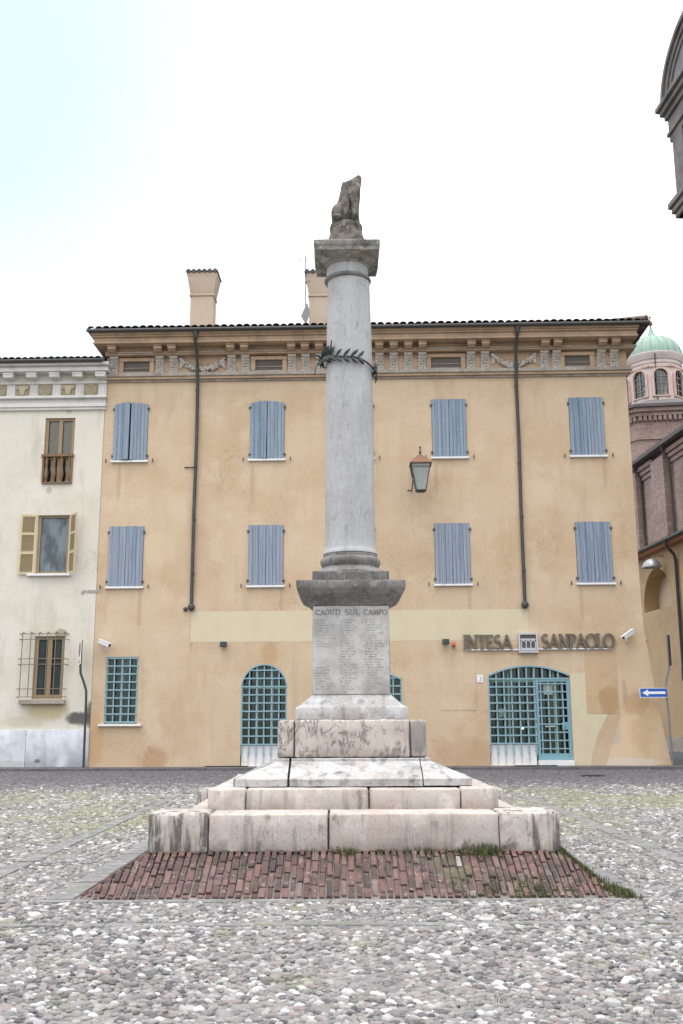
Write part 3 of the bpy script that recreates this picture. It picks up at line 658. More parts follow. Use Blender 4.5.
# inscription: a readable heading, weathered rows of names below it
def arc(cx, cz, rx, rz, a0, a1, n=14): return [(cx+rx*math.cos(R(a0+(a1-a0)*i/n)), cz+rz*math.sin(R(a0+(a1-a0)*i/n))) for i in range(n+1)]
def strokes(ch, T, t):
    """roman capitals in a unit-high cell: (points, width, closed) and advance"""
    sf = lambda x, z, w=.16: ([(x-w, z), (x+w, z)], t*.9, False)
    D = {
     'I': ([([(.16, 0), (.16, 1)], T, False), sf(.16, .03), sf(.16, .97)], .32),
     'N': ([([(.14, 0), (.14, 1)], t, False), ([(.12, .97), (.74, .03)], T*1.1, False), ([(.74, 0), (.74, 1)], t, False), sf(.14, .03), sf(.10, .97, .1), sf(.74, .97)], .86),
     'T': ([([(.36, 0), (.36, 1)], T, False), ([(0, .96), (.72, .96)], t, False), ([(.02, .84), (.02, .97)], t*.8, False), ([(.70, .84), (.70, .97)], t*.8, False), sf(.36, .03)], .72),
     'E': ([([(.12, 0), (.12, 1)], T, False), ([(.12, .96), (.56, .96)], t, False), ([(.12, .51), (.48, .51)], t, False), ([(.12, .04), (.60, .04)], t, False), ([(.59, .03), (.59, .2)], t*.8, False), ([(.55, .97), (.55, .82)], t*.8, False)], .64),
     'S': ([(arc(.32, .74, .25, .23, 35, 270, 16)+arc(.32, .26, .27, .25, 90, -145, 16)[1:], lambda f: t+(T-t)*math.exp(-((f-.5)/.18)**2), False)], .64),
     'A': ([([(.04, 0), (.44, 1)], t, False), ([(.40, 1), (.82, 0)], T, False), ([(.18, .36), (.68, .36)], t*.9, False), sf(.06, .03, .1), sf(.80, .03, .12)], .86),
     'P': ([([(.13, 0), (.13, 1)], T, False), ([(.13, .97)]+arc(.28, .72, .30, .25, 90, -90, 14)+[(.13, .47)], lambda f: t+(T-t)*math.exp(-((f-.5)/.2)**2), False), sf(.13, .03)], .62),
     'O': ([(arc(.46, .5, .42, .48, 0, 360, 36)[:-1], lambda f: t+(T-t)*abs(math.cos(2*math.pi*f)), True)], .92),
     'L': ([([(.13, 0), (.13, 1)], T, False), ([(.13, .04), (.58, .04)], t, False), ([(.57, .03), (.57, .2)], t*.8, False), sf(.13, .97)], .60),
     'C': ([(arc(.46, .5, .42, .48, 48, 312, 30), lambda f: t+(T-t)*math.exp(-((f-.5)/.22)**2), False), ([(.74, .72), (.74, .92)], t*.8, False)], .80),
     'D': ([([(.13, 0), (.13, 1)], T, False), ([(.13, .97)]+arc(.30, .5, .46, .47, 90, -90, 20)+[(.13, .03)], lambda f: t+(T-t)*math.exp(-((f-.5)/.22)**2), False)], .80),
     'U': ([([(.13, 1), (.13, .36)], T, False), (arc(.40, .34, .27, .32, 180, 360, 14), t*1.1, False), ([(.67, .34), (.67, 1)], t, False), sf(.13, .97, .13), sf(.67, .97, .12)], .80),
     'M': ([([(.10, 0), (.16, 1)], t, False), ([(.16, .98), (.48, .04)], T, False), ([(.48, .04), (.80, .98)], t, False), ([(.80, 1), (.88, 0)], T, False), sf(.10, .03, .1), sf(.88, .03, .12)], .98)}
    return D[ch]
def write(word, u0, u1, z0, h, T, t, y0, y1, name, m, parent, gap=.06, each=True):
    tot = sum(strokes(c_, T, t)[1] for c_ in word)+gap*(len(word)-1); k = (u1-u0)/(tot*h); x = u0; b = MB()
    for c_ in word:
        st, adv = strokes(c_, T, t)
        if each: b = MB()
        for i, (pts, w, cl) in enumerate(st):
            ww = (lambda f, w=w: w(f)*h) if callable(w) else w*h
            b.ribbon([(x+p*h*k, z0+q*h) for p, q in pts], ww, y0-.0007*(i+1), y1, cl)
        x += (adv+gap)*h*k
        if each: b.build(name, m, parent)
    return b if not each else None
pm = MB().stone(-.462, .458, -.482, -.44, 1.918, 2.975, .006, .09, .004, 9)
LET = []
for w_, a, b_ in (('CADUTI', -.425, -.13), ('SUL', -.075, .10), ('CAMPO', .155, .435)):
    LET.append(write(w_, a, b_, 2.868, .062, .17, .09, -.4865, -.478, 'lettering', 'engraving', None, .10, False))
mk = [MB(), MB()]
for col, (xa, ln, skip) in enumerate(((-.435, .25, ()), (-.135, .22, ()), (.16, .23, ()))):
    z = 2.80; row = 0
    while z > 1.955:
        fade = noise.noise(Vector((col*3.3, z*2.2, 1.7)))
        x = xa; end = xa+ln*random.uniform(.45, 1.0)
        if not (fade < -.55):
            while x < end:
                if random.random() < .13: x += .014; continue
                w = random.uniform(.003, .008); b = mk[0 if random.random() < .34+fade*.4 else 1]
                b.box(x, x+w, -.4857, -.47, z+random.uniform(0, .002), z+.011+random.uniform(-.005, .002)); x += w+.004
        z -= .0315; row += 1
n0 = len(pm.f); nfs = []
for q, mi in ((LET[0], 1), (LET[1], 1), (LET[2], 1), (mk[0], 1), (mk[1], 2)):
    pm.add(q.v, q.f); nfs.append((len(q.f), mi))
pan = pm.build('inscription_panel', 'marble_panel', mem, smooth=45)
pan.data.materials.append(MATS['engraving']); pan.data.materials.append(MATS['engraving_faint'])
ix = [0]*n0
for c_, mi in nfs: ix += [mi]*c_
pan.data.polygons.foreach_set('material_index', ix); pan.data.update()

# statue on the column (rests on it: a thing of its own)
st = thing('statue', 'weathered grey brown stone animal figure with raised muzzle on top of the column', 'statue', (MX-.03, MY, 7.81))
MB().lathe([(.290, 0), (.292, .02), (.288, .06), (.272, .13), (.250, .19), (.228, .26), (.216, .325), (.222, .335), (.226, .36), (.222, .395), (.205, .405), (.19, .41), (.15, .415)], seg=44, wob=.007).build('round_base', 'statue_stone', st, smooth=40)
sec = [(.40, -.185, .195), (.46, -.195, .19), (.54, -.195, .18), (.62, -.175, .178), (.70, -.147, .182), (.78, -.115, .188), (.86, -.09, .195), (.93, -.078, .20), (.99, -.070, .203), (1.03, -.05, .208), (1.06, .01, .214), (1.10, .055, .218), (1.135, .10, .220), (1.16, .135, .212), (1.175, .155, .19)]
b = MB(); seg = 40; vs = []
for i, (z, l, r_) in enumerate(sec):
    f = (z-.40)/(1.175-.40); dy = .175-.045*f-.06*max(0, f-.75)/.25; cx, rx = (l+r_)/2, (r_-l)/2
    if f > .95: dy = min(dy, .05)
    for k in range(seg):
        a = 2*math.pi*k/seg; ca, sa = math.cos(a), math.sin(a)
        zz = .40+(z-.40)*.97; p = Vector((cx+rx*math.copysign(abs(ca)**.85, ca), dy*math.copysign(abs(sa)**.85, sa), zz)); q = p*1.0
        d = .010*noise.noise(q*6)+.009*noise.noise(q*14)+.007*noise.noise(q*30)
        # haunch low on the left, foreleg ridges on the front, furrow between
        d += .035*math.exp(-((p.x+.09)/.09)**2-((z-.55)/.11)**2)*(sa < 0)-.03*math.exp(-((p.x-.04)/.025)**2)*(sa < 0)*(f < .65)-.018*math.exp(-((z-.80)/.03)**2)*(sa < 0)
        n_ = Vector((ca, sa, 0)); vs.append(p+n_*d*(1 if f < .95 else .4)*(.35 if abs(ca) > .8 else 1))
for q, rr in (([(.085, -.10, .86), (.115, -.165, .66), (.115, -.175, .47), (.12, -.215, .425)], [.062, .052, .044, .05]), ([(-.005, -.11, .84), (.0, -.17, .64), (-.005, -.18, .47), (-.005, -.22, .425)], [.06, .052, .044, .05])):
    b.tube(q, rr, 12)
b.ball((-.105, -.075, .545), (.10, .135, .15), 16, 10); b.ball((-.12, -.20, .44), (.07, .06, .045), 12, 8)
b.ball((-.028, -.03, 1.005), (.034, .04, .05), 10, 7); b.ball((.06, -.03, 1.02), (.03, .03, .05), 10, 7)
b.v = [tuple(Vector(p)+Vector((noise.noise(Vector(p)*18), noise.noise(Vector(p)*18+Vector((9, 0, 0))), 0))*.007) for p in b.v]
ns = len(sec)
b.add(vs, [(i*seg+k, i*seg+(k+1) % seg, (i+1)*seg+(k+1) % seg, (i+1)*seg+k) for i in range(ns-1) for k in range(seg)]+[tuple(range((ns-1)*seg, ns*seg))])
b.build('body', 'statue_stone', st, smooth=60)

# bronze laurel branch round the shaft
wr = thing('laurel_wreath', 'dark bronze laurel branch with pointed leaves wrapped round the column shaft', 'wreath', (MX, MY, 6.25))
RC = .312; br_, lf = MB(), MB()
def on(a, dz, r=RC+.02): return Vector((r*math.sin(R(a)), -r*math.cos(R(a)), dz))
path = [on(a, .06-.0011*(a+90)+.012*math.sin(a/14), RC+.025) for a in range(-100, 108, 8)]
br_.tube(path, [.017-.010*abs(i/len(path)-.25) for i in range(len(path))], 7)
def leaf(p, d, ln, w, outn):
    d = d.normalized(); s_ = d.cross(outn).normalized(); n_ = outn.normalized()
    pts = [(0, 0), (.3, .75), (.55, 1), (.8, .62), (1, 0)]; vs = []
    for f, k in pts:
        c_ = p+d*ln*f+n_*(.02*math.sin(f*3.1)+.012)
        vs += [c_+s_*w*k-n_*.010*k, c_+n_*.006, c_-s_*w*k-n_*.010*k]
    fs = []
    for i in range(4): fs += [(3*i, 3*i+1, 3*i+4, 3*i+3), (3*i+1, 3*i+2, 3*i+5, 3*i+4)]
    lf.add(vs, fs); lf.add([v-n_*.006 for v in vs], [f[::-1] for f in fs])
for i, a in enumerate(range(-94, 96, 8)):
    p = on(a, .06-.0011*(a+90)+.012*math.sin(a/14), RC+.022); nrm = Vector((math.sin(R(a)), -math.cos(R(a)), 0)); tan = Vector((math.cos(R(a)), math.sin(R(a)), 0))
    if 30 < a < 62: continue
    for s_ in (-1, 1):
        if i % 2 and -45 < a < 40: continue
        d = tan*.75+Vector((0, 0, s_*.8))*random.uniform(.8, 1.15); leaf(p, d, random.uniform(.115, .15), random.uniform(.021, .028), nrm)
for k in range(15):                                  # dense sprays at both ends
    a = random.choice((random.uniform(-112, -62), random.uniform(-105, -75), random.uniform(74, 106))); p = on(a, .03 if a < 0 else -.10, RC+.03)+Vector((0, 0, random.gauss(0, .04)))
    nrm = Vector((math.sin(R(a)), -math.cos(R(a)), 0)); leaf(p, Vector((random.uniform(-.8, 1), -.3, random.uniform(-1, 1))), random.uniform(.10, .16), .026, nrm+Vector((0, -.4, .2)))
for q in ([(-.34, -.05, .02), (-.40, -.10, .06), (-.455, -.12, .07), (-.50, -.12, .03)], [(-.35, -.05, .0), (-.41, -.12, -.05), (-.44, -.14, -.13), (-.455, -.14, -.22)], [(-.26, -.20, .06), (-.24, -.24, .14), (-.23, -.26, .22)], [(-.30, -.14, .06), (-.30, -.2, .13), (-.27, -.22, .16)], [(.33, -.10, -.12), (.36, -.14, -.18), (.355, -.15, -.26)]):
    br_.tube([Vector(p) for p in q], [.013, .011, .009, .007][:len(q)], 6)
br_.build('branch', 'bronze', wr, smooth=True); lf.build('leaves', 'bronze', wr)

# ------------------------------------------------------------------ houses (facade frame: x along the front, -y towards the square)
FO = (0, 36, 0)
def froot(name, label, cat, u=0, off=0, z=0, group=None): return thing(name, label, cat, wpt(u, off, z), -YAW, group)
def face(m, outer, holes, y, flip=False):
    polys = [outer]+holes; tri = tessellate_polygon([[Vector((a, b, 0)) for a, b in p] for p in polys]); pts = [p for q in polys for p in q]
    m.add([(a, y, b) for a, b in pts], [tuple(t_) for t_ in tri])
def reveal(m, hole, y0, y1):
    n = len(hole); m.add([(a, y0, b) for a, b in hole]+[(a, y1, b) for a, b in hole], [(i, (i+1) % n, n+(i+1) % n, n+i) for i in range(n)])
def seg_arch(u0, u1, z0, zs, rise, n=18):
    """outline with an arched top: from bottom left, anticlockwise"""
    w = (u1-u0)/2; cx = (u0+u1)/2; rad = (w*w+rise*rise)/(2*rise); cz = zs+rise-rad; a = math.asin(min(1, w/rad))
    if rise > w*.999: a = math.pi/2
    return [(u0, z0), (u1, z0)]+[(cx+rad*math.sin(a-2*a*i/n), cz+rad*math.cos(a-2*a*i/n)) for i in range(n+1)]
def arch_z(u, u0, u1, zs, rise):
    w = (u1-u0)/2; cx = (u0+u1)/2; rad = (w*w+rise*rise)/(2*rise); cz = zs+rise-rad
    return cz+math.sqrt(max(0, rad*rad-(u-cx)**2))

def tile_roof(x0, x1, y0, y1, z, slope, pitch, hipL=True, hipR=True, hipB=True, parent=None, name='roof'):
    """half-round clay tiles running up each slope, real tubes with overlapping courses"""
    m = MB(); W, Dp = x1-x0, y1-y0; half = Dp/2
    def col(px, py, dx, dy, run):
        L = run; n = max(1, int(L/.38)); seg = 6
        ox, oy = -dy, dx                                # sideways
        for i in range(n+1):
            s0 = i*.38-.03; s1 = min(s0+.46, L+.05)
            if s1 <= s0: break
            m.cur = random.random()*.95+.03; jx = random.uniform(-.012, .012); jz = random.uniform(-.012, .012)
            vs = []
            for s_, rr, dz in ((s0, pitch*.50, .045), (s1, pitch*.43, .0)):
                for k in range(seg+1):
                    a = math.pi*k/seg; w = rr*math.cos(a)+jx; h = rr*.78*math.sin(a)+dz+jz
                    vs.append((px+dx*s_+ox*w, py+dy*s_+oy*w, z+slope*s_+h))
            fs = [(k, k+1, seg+2+k, seg+1+k) for k in range(seg)]
            vs2 = [(v[0], v[1], v[2]-.018) for v in vs[:seg+1]]
            m.add(vs+vs2, fs+[(k+1, k, 2*seg+2+k, 2*seg+3+k) for k in range(seg)])
    n = int(W/pitch); p = W/n
    for i in range(n):
        c_ = (i+.5)*p; run = half
        if hipL: run = min(run, c_)
        if hipR: run = min(run, W-c_)
        col(x0+c_, y0, 0, 1, run)
    if hipR:
        n = int(Dp/pitch); p = Dp/n
        for i in range(n): c_ = (i+.5)*p; col(x1, y0+c_, -1, 0, min(c_, Dp-c_))
    m.cur = .2
    # deck under the tiles (channel level)
    rz = z+slope*half
    a, b_, c2, d_ = (x0, y0, z-.02), (x1, y0, z-.02), (x1, y1, z-.02), (x0, y1, z-.02)
    e = (x0+(half if hipL else 0), y0+half, rz-.02); f = (x1-(half if hipR else 0), y0+half, rz-.02)
    m.add([a, b_, c2, d_, e, f], [(0, 1, 5, 4), (1, 2, 5), (2, 3, 4, 5), (3, 0, 4)])
    m.add([(p_[0], p_[1], p_[2]-.05) for p_ in (a, b_, c2, d_)]+[a, b_, c2, d_], [(0, 3, 2, 1), (0, 1, 5, 4), (1, 2, 6, 5), (2, 3, 7, 6), (3, 0, 4, 7)])
    # hip and ridge caps
    if hipR:
        m.cur = .6; m.tube([(x1-.05, y0+.05, z+.14), (f[0], f[1], rz+.12)], .13, 8); m.tube([f[:2]+(rz+.12,), (x1-.05, y1-.05, z+.14)], .13, 8)
    m.tube([e[:2]+(rz+.12,), f[:2]+(rz+.12,)], .13, 8)
    return m.build(name, 'roof_tile', parent, smooth=50)

# ---- yellow palazzo
yb = froot('yellow_building', 'three storey ochre palazzo with blue shutters and stone cornice behind the column', 'building')
edge = [(11.35, 0), (11.21, .77), (11.10, 1.62), (10.97, 2.65), (10.87, 3.7), (10.78, 4.4), (10.735, 5.1), (10.71, 6.2), (10.71, 14.4)]
outer = [(-8.95, 0)]+edge+[(-8.95, 14.4)]
WIN_U = [-7.92, -2.77, .55, 4.03, 9.14]
G1 = [(-8.47, 1.57), (-7.30, 1.57), (-7.30, 3.92), (-8.47, 3.92)]
A1 = seg_arch(-3.60, -1.96, .10, 2.82, .819, 26)
A2 = seg_arch(-.78, 2.12, .10, 3.10, .34)
DR = seg_arch(5.15, 8.03, .10, 3.20, .33)
holes = [G1, A1, A2, DR]
SH = []
for i, u in enumerate(WIN_U):
    for r_, (z0, z1) in enumerate(((6.47, 8.70), (11.21, 13.44))):
        w = .64; top = seg_arch(u-w, u+w, z0, z1-.06, .07, 8) if (r_ == 1 and i < 2) else [(u-w, z0), (u+w, z0), (u+w, z1), (u-w, z1)]
        SH.append((i, r_, u, z0, z1, w, top)); holes.append(top)
m = MB(); face(m, outer, holes, 0)
for h in holes: reveal(m, h, 0, .42 if h in (A1, A2, DR) else .28)
n = len(outer); m.add([(a, 0, b) for a, b in outer]+[(a, 12, b) for a, b in outer], [(i, (i+1) % n, n+(i+1) % n, n+i) for i in range(n)]); face(m, outer, [], 12)
m.build('wall', 'plaster_ochre', yb)
# patches of newer paint and repaired plaster (a few millimetres thick)
MB().prism([(-5.46, 4.43), (6.66, 4.43), (6.66, 5.53), (-5.46, 5.53)], -.004, .01).build('painted_band', 'paint_pale', yb)
MB().prism([(8.06, .09), (8.62, .09), (8.70, .5), (8.92, 1.12), (9.31, 1.83), (8.58, 1.84), (8.58, 3.27), (8.06, 3.27)], -.004, .01).build('paint_patch', 'paint_pale', yb)
MB().prism([(8.59, 1.85), (9.69, 1.85), (9.69, 4.04), (8.59, 4.04)], -.008, .01).build('plaster_panel', 'plaster_rust', yb)
MB().prism([(3.47, 2.0), (4.72, 2.0), (4.72, 3.98), (3.47, 3.98)], -.010, .01).build('plaster_panel', 'plaster_ochre', yb, bevel=.004)
MB().prism([(-9.50, 6.18), (-9.42, 6.16), (-9.36, 6.24), (-9.1, 6.22), (-8.96, 6.24), (-8.96, 6.34), (-9.2, 6.35), (-9.3, 6.33), (-9.42, 6.36), (-9.50, 6.27)], -.018, .0).build('plaster_patch', 'cornice_grey', yb)
MB().prism([(-8.95, 6.20), (-8.85, 6.22), (-8.80, 6.26), (-8.78, 6.38), (-8.86, 6.34), (-8.95, 6.34)], -.006, .01).build('plaster_patch', 'cornice_grey', yb)
# spreading buttress at the right corner
b = MB(); nz = 22; nu = 8; vs = []
for i in range(nz+1):
    z = .085+4.45*i/nz; f = 1-i/nz; off = .22*f**1.4+.004
    ue = np.interp(z, [q[1] for q in edge], [q[0] for q in edge])+.012; ul = 9.60+.16*min(1, f*2)-.62*max(0, f-.62)/.38
    for j in range(nu+1):
        q = j/nu; uu = ul+(ue-ul)*q; o_ = off*min(1, q*2.2); vs.append((uu, -o_ if j else .0, z))
b.add(vs, [(i*(nu+1)+j, i*(nu+1)+j+1, (i+1)*(nu+1)+j+1, (i+1)*(nu+1)+j) for i in range(nz) for j in range(nu)])
b.add([vs[i*(nu+1)+nu] for i in range(nz+1)]+[(vs[i*(nu+1)+nu][0]+.0, 4, vs[i*(nu+1)+nu][2]) for i in range(nz+1)], [(i, nz+1+i, nz+2+i, i+1) for i in range(nz)])
b.build('buttress', 'plaster_buttress', yb, smooth=60)
# shuttered windows
def leaf_mesh(w, h, arch=None, seed=0, pair=0):
    """one shutter leaf of vertical boards, hung at x=0 and reaching x=w"""
    b = MB(); n = 5; x = 0; rr = random.Random(seed); ws = [rr.uniform(.85, 1.2) for _ in range(n)]; k = w/sum(ws)
    for q in ws:
        ww = q*k; top = h
        pts = [(x+.005, rr.uniform(-.004, .006)), (x+ww-.005, rr.uniform(-.004, .006))]
        if arch: pts += [(x+ww-.004, arch(x+ww)), (x+.004, arch(x))]
        else: pts += [(x+ww-.004, h+rr.uniform(-.006, .004)), (x+.004, h+rr.uniform(-.006, .004))]
        d = rr.uniform(-.007, .007); b.prism(pts, -.035+d, .0); x += ww
    for z in (.22, h-.30): b.box(.05, w-.05, 0, .025, z, z+.09)
    return b
for (i, r_, u, z0, z1, w, top) in SH:
    wn = MB().box(u-w+.02, u+w-.02, .10, .14, z0+.01, z1+.06 if False else z1-.01).build('window', 'dark_void', yb)
    for s_ in (-1, 1):
        ar = None
        if r_ == 1 and i < 2: ar = (lambda x, s_=s_, w=w, z0=z0, z1=z1: arch_z(-w+x, -w, w, z1-.06, .07)-z0-.01) if s_ < 0 else (lambda x, w=w, z0=z0, z1=z1: arch_z(w-x, -w, w, z1-.06, .07)-z0-.01)
        b = leaf_mesh(w-.008, z1-z0-.012, ar, i*10+r_*3+s_)
        if s_ > 0: b.v = [(-x, y, z) for x, y, z in b.v]; b.f = [f[::-1] for f in b.f]
        o = b.build('shutter', 'shutter_blue' if (r_ == 1) else 'shutter_violet', wn)
        o.location = (u+s_*w*.992, -.008, z0+.008); ang = ({(0, 1): 14, (1, 1): 8, (3, 1): 2.5, (4, 0): 2}.get((i, r_), 1.1))*(1 if s_ < 0 else .55)
        o.rotation_euler = (0, 0, R(ang)*s_ if s_ > 0 else -R(ang))
        for zz in (z0+.16, z1-.24):
            MB().box(u+s_*w-.05, u+s_*w+.05, -.052, .01, zz-.02, zz+.025).tube([(u+s_*(w+.035), -.045, zz-.05), (u+s_*(w+.035), -.045, zz+.06)], .018, 6).build('hinge', 'iron', wn)
        ct = u+s_*(w+.24); MB().tube([(ct, .01, z0-.02), (ct, -.09, z0-.02)], .014, 6).box(ct-.02, ct+.02, -.10, -.075, z0-.09, z0+.05).build('shutter_catch', 'iron', wn)
    MB().stone(u-w-.06, u+w+.06, -.10, .2, z0-.085, z0-.008, .008, .12, .002, i).build('sill', 'sill_white', wn)

def grille(par, us, zs, clip, y, mname='grille_teal', w=.024, low=None):
    b = MB()
    for u in us:
        zt = clip(u); zb = low if low is not None else zs[0]
        b.box(u-w, u+w, y-.012, y+.012, zb, zt)
    u0, u1 = us[0], us[-1]
    for z in zs:
        ua, ub = u0, u1
        if z > clip(u0)+.001:                            # inside the arch: find where the bar meets it
            for k in range(200):
                if clip(ua) >= z: break
                ua += (u1-u0)/400
            ub = u0+u1-ua
        b.box(ua-w, ub+w, y-.030, y-.0125, z-w, z+w)
    return b
# rectangular barred window at the left
wn = MB().box(-8.46, -7.31, .16, .20, 1.58, 3.90).build('barred_window', 'blind_green', yb)
MB().box(-8.45, -7.32, .12, .126, 1.59, 3.89).build('glass', 'shop_pane', wn)
f = MB()
for a, b_ in ((-8.46, -8.39), (-7.94, -7.84), (-7.38, -7.31)): f.box(a, b_, .07, .118, 1.58, 3.90)
for a, b_ in ((1.575, 1.65), (3.84, 3.91)): f.box(-8.455, -7.315, .066, .117, a, b_)
f.build('frame', 'frame_green', wn)
grille(wn, [-8.44+i*.2775 for i in range(5)], [1.63+i*.281 for i in range(9)], lambda u: 3.91, .02).build('grille', 'grille_teal', wn)
MB().stone(-8.66, -7.12, -.10, .1, 1.485, 1.562, .008, .12, .003, 4).build('sill', 'sill_white', wn)
def parapet(u0, u1, z1, par, y0=.12):
    """white marble breast wall below a shop window, with upright flutes"""
    b = MB().box(u0+.01, u1-.01, y0, y0+.25, .06, z1); n = int(round((u1-u0)/.28)); p = (u1-u0)/n
    for i in range(n):
        a = u0+i*p; b.prism([(a+.03, .09), (a+p-.03, .09), (a+p-.03, z1-.30), (a+p/2, z1-.14), (a+.03, z1-.30)], y0-.035, y0+.01)
    return b.build('parapet', 'sill_white', par, bevel=.006)
def arch_window(hole, u0, u1, zs, rise, ncol, dz, name='barred_window'):
    inner = [(a+(.01 if a < (u0+u1)/2 else -.01), b_-.005) for a, b_ in hole]
    w = MB().prism(inner, .36, .40).build(name, 'blind_green', yb)
    MB().prism(inner, .28, .286).build('glass', 'shop_pane', w)
    b = MB()
    for u in np.linspace(u0+.02, u1-.02, 4 if ncol < 7 else 5): b.box(u-.045, u+.045, .22, .278, .1, arch_z(float(np.clip(u, u0+.02, u1-.02)), u0, u1, zs, rise)-.01)
    b.box(u0+.02, u1-.02, .215, .275, zs-.05, zs+.05); b.build('frame', 'frame_green', w)
    cl = lambda u: arch_z(float(np.clip(u, u0+.015, u1-.015)), u0, u1, zs, rise)-.012
    us = [u0+.03+i*(u1-u0-.06)/ncol for i in range(ncol+1)]; z = [.84+i*dz for i in range(40)]; z = [q for q in z if q < zs+rise-.1]
    g_ = grille(w, us, z, cl, .04, low=.46)
    pts = [(a, b_) for a, b_ in hole[2:]]
    g_.ribbon([(a*.985+(u0+u1)/2*.015, b_-.02) for a, b_ in pts], .055, -.005, .055); g_.box(u0, u0+.05, .005, .05, .84, zs); g_.box(u1-.05, u1, .005, .05, .84, zs)
    g_.build('grille', 'grille_teal', w)
    parapet(u0+.01, u1-.01, .79, w); return w
arch_window(A1, -3.60, -1.96, 2.82, .819, 6, .2865)
arch_window(A2, -.78, 2.12, 3.10, .34, 10, .2865)
# bank entrance: barred shop window to the left of a barred door leaf
ent = MB().prism([(a+(.01 if a < 6.6 else -.01), b_-.005) for a, b_ in DR], .37, .41).build('bank_entrance', 'blind_green', yb)
MB().prism([(a+(.012 if a < 6.6 else -.012), b_-.006) for a, b_ in DR], .29, .296).build('glass', 'shop_pane', ent)
cl = lambda u: arch_z(float(np.clip(u, 5.17, 8.01)), 5.15, 8.03, 3.20, .33)-.012
us = [5.18+i*.268 for i in range(7)]
g_ = grille(ent, us+[8.0], [.84+i*.279 for i in range(9)], cl, .03, low=.84)
g_ = MB()
for u in us: g_.box(u-.024, u+.024, .02, .044, .46, cl(u))
for z in [.84+i*.279 for i in range(9)]: g_.box(5.16, 6.83 if z < 3.0 else 8.0, .0, .0185, z-.024, z+.024)
for u in (7.08, 7.36, 7.63): g_.box(u-.024, u+.024, .02, .044, 3.07, cl(u))
g_.ribbon([(a*.985+6.59*.015, b_-.02) for a, b_ in DR[2:]], .06, -.01, .06); g_.box(5.15, 5.20, -.004, .055, .79, 3.2)
g_.build('grille', 'grille_teal', ent)
parapet(5.16, 6.80, .79, ent)
dl = MB()                                                # door leaf, hung in the right third
for a, b_ in ((6.83, 6.92), (7.90, 8.02)): dl.box(a, b_, .012, .07, .28, 3.05)
dl.box(6.925, 7.895, .014, .068, .28, .50); dl.box(6.925, 7.895, .014, .068, 2.97, 3.06)
dl.build('door', 'door_teal', ent)
b = MB()
for u in (7.0, 7.26, 7.52, 7.76): b.box(u-.021, u+.021, .03, .05, .5, 2.97)
for i in range(9): b.box(6.92, 7.90, .012, .029, .66+i*.279-.021, .66+i*.279+.021)
b.build('door_grille', 'grille_teal', ent)
MB().box(7.70, 7.9, .006, .06, 1.30, 1.56).build('lock_plate', 'door_teal', ent, bevel=.006)
MB().tube([(7.80, .0, 1.36), (7.80, -.05, 1.36), (7.80, -.05, 1.46)], .012, 6).build('door_handle', 'iron', ent)
MB().box(7.12, 7.44, .085, .09, 1.40, 1.44).build('notice', 'sign_white', ent)
t = NT('bulb'); t.b.inputs['Base Color'].default_value = (.9, .88, .8, 1); t.b.inputs['Emission Color'].default_value = (1, .95, .82, 1); t.b.inputs['Emission Strength'].default_value = 3; MATS['bulb'] = t.m
MB().ball((6.36, .33, 1.36), .038, 10, 7).build('lamp', 'bulb', ent, smooth=True)
MB().box(7.14, 7.46, .262, .268, 2.52, 2.86).box(5.55, 5.8, .34, .345, 1.75, 2.05).build('poster', 'notice_pale', ent)
MB().stone(6.82, 8.05, -.12, .30, .08, .27, .012, .12, .003, 3).build('threshold', 'sill_white', ent)
b = MB()
for u in (5.9, 6.8, 7.5): b.box(u-.04, u+.04, .22, .285, .3, cl(u)-.02)
b.box(5.18, 8.0, .215, .28, 2.95, 3.05); b.build('frame', 'frame_green', ent)

# cornice, storey of brackets and attic windows under the eaves
U0, U1 = -8.93, 10.70
def band(name, m_, z0, z1, off, l=None, bev=.012):
    return MB().box((U0 if l is None else l), U1+(off if l is None else off*.45), -off, 12+off*.3, z0, z1).build(name, m_, yb, bevel=bev)
band('moulding', 'cornice_grey', 14.27, 14.345, .07); band('moulding', 'cornice_stone', 14.348, 14.44, .16); band('moulding', 'cornice_grey', 14.443, 14.59, .22, bev=.03)
band('frieze', 'cornice_stone', 14.592, 15.25, .055)
band('string_course', 'cornice_stone', 15.253, 15.31, .34); band('string_course', 'cornice_grey', 15.312, 15.37, .38)
band('upper_frieze', 'cornice_stone', 15.372, 15.56, .24)
band('corona', 'cornice_stone', 15.562, 15.62, .78, -9.30); band('corona', 'cornice_stone', 15.622, 15.80, .72, -9.28); band('corona', 'cornice_stone', 15.802, 15.87, .80, -9.33); band('corona', 'cornice_stone', 15.872, 15.985, .86, -9.38)
def bracket_mesh():
    b = MB(); w = .155
    pr_ = [(-.05, 0), (-.10, 0), (-.13, .05), (-.12, .12), (-.09, .2), (-.09, .32), (-.13, .45), (-.20, .54), (-.255, .60), (-.26, .645), (-.05, .645)]
    b.prism(pr_, -w, w, 'x')
    def yat(z): return np.interp(z, [p[1] for p in pr_[1:-1]], [p[0] for p in pr_[1:-1]])
    for k in range(5):                                # acanthus lobes
        z = .10+k*.115
        for s_ in (-1, 1):
            b.ball((s_*(.055+.012*k), float(yat(z))-.006, z+.03), (.060, .042, .050), 8, 5); b.ball((s_*(.105+.006*k), float(yat(z))-.0, z+.065), (.042, .04, .035), 7, 5)
    for k in range(6): z = .05+k*.1; b.ball((0, float(yat(z))-.02, z+.02), (.026, .03, .06), 7, 5)
    b.tube([(-w-.01, -.11, .045), (w+.01, -.11, .045)], .045, 8)
    return b
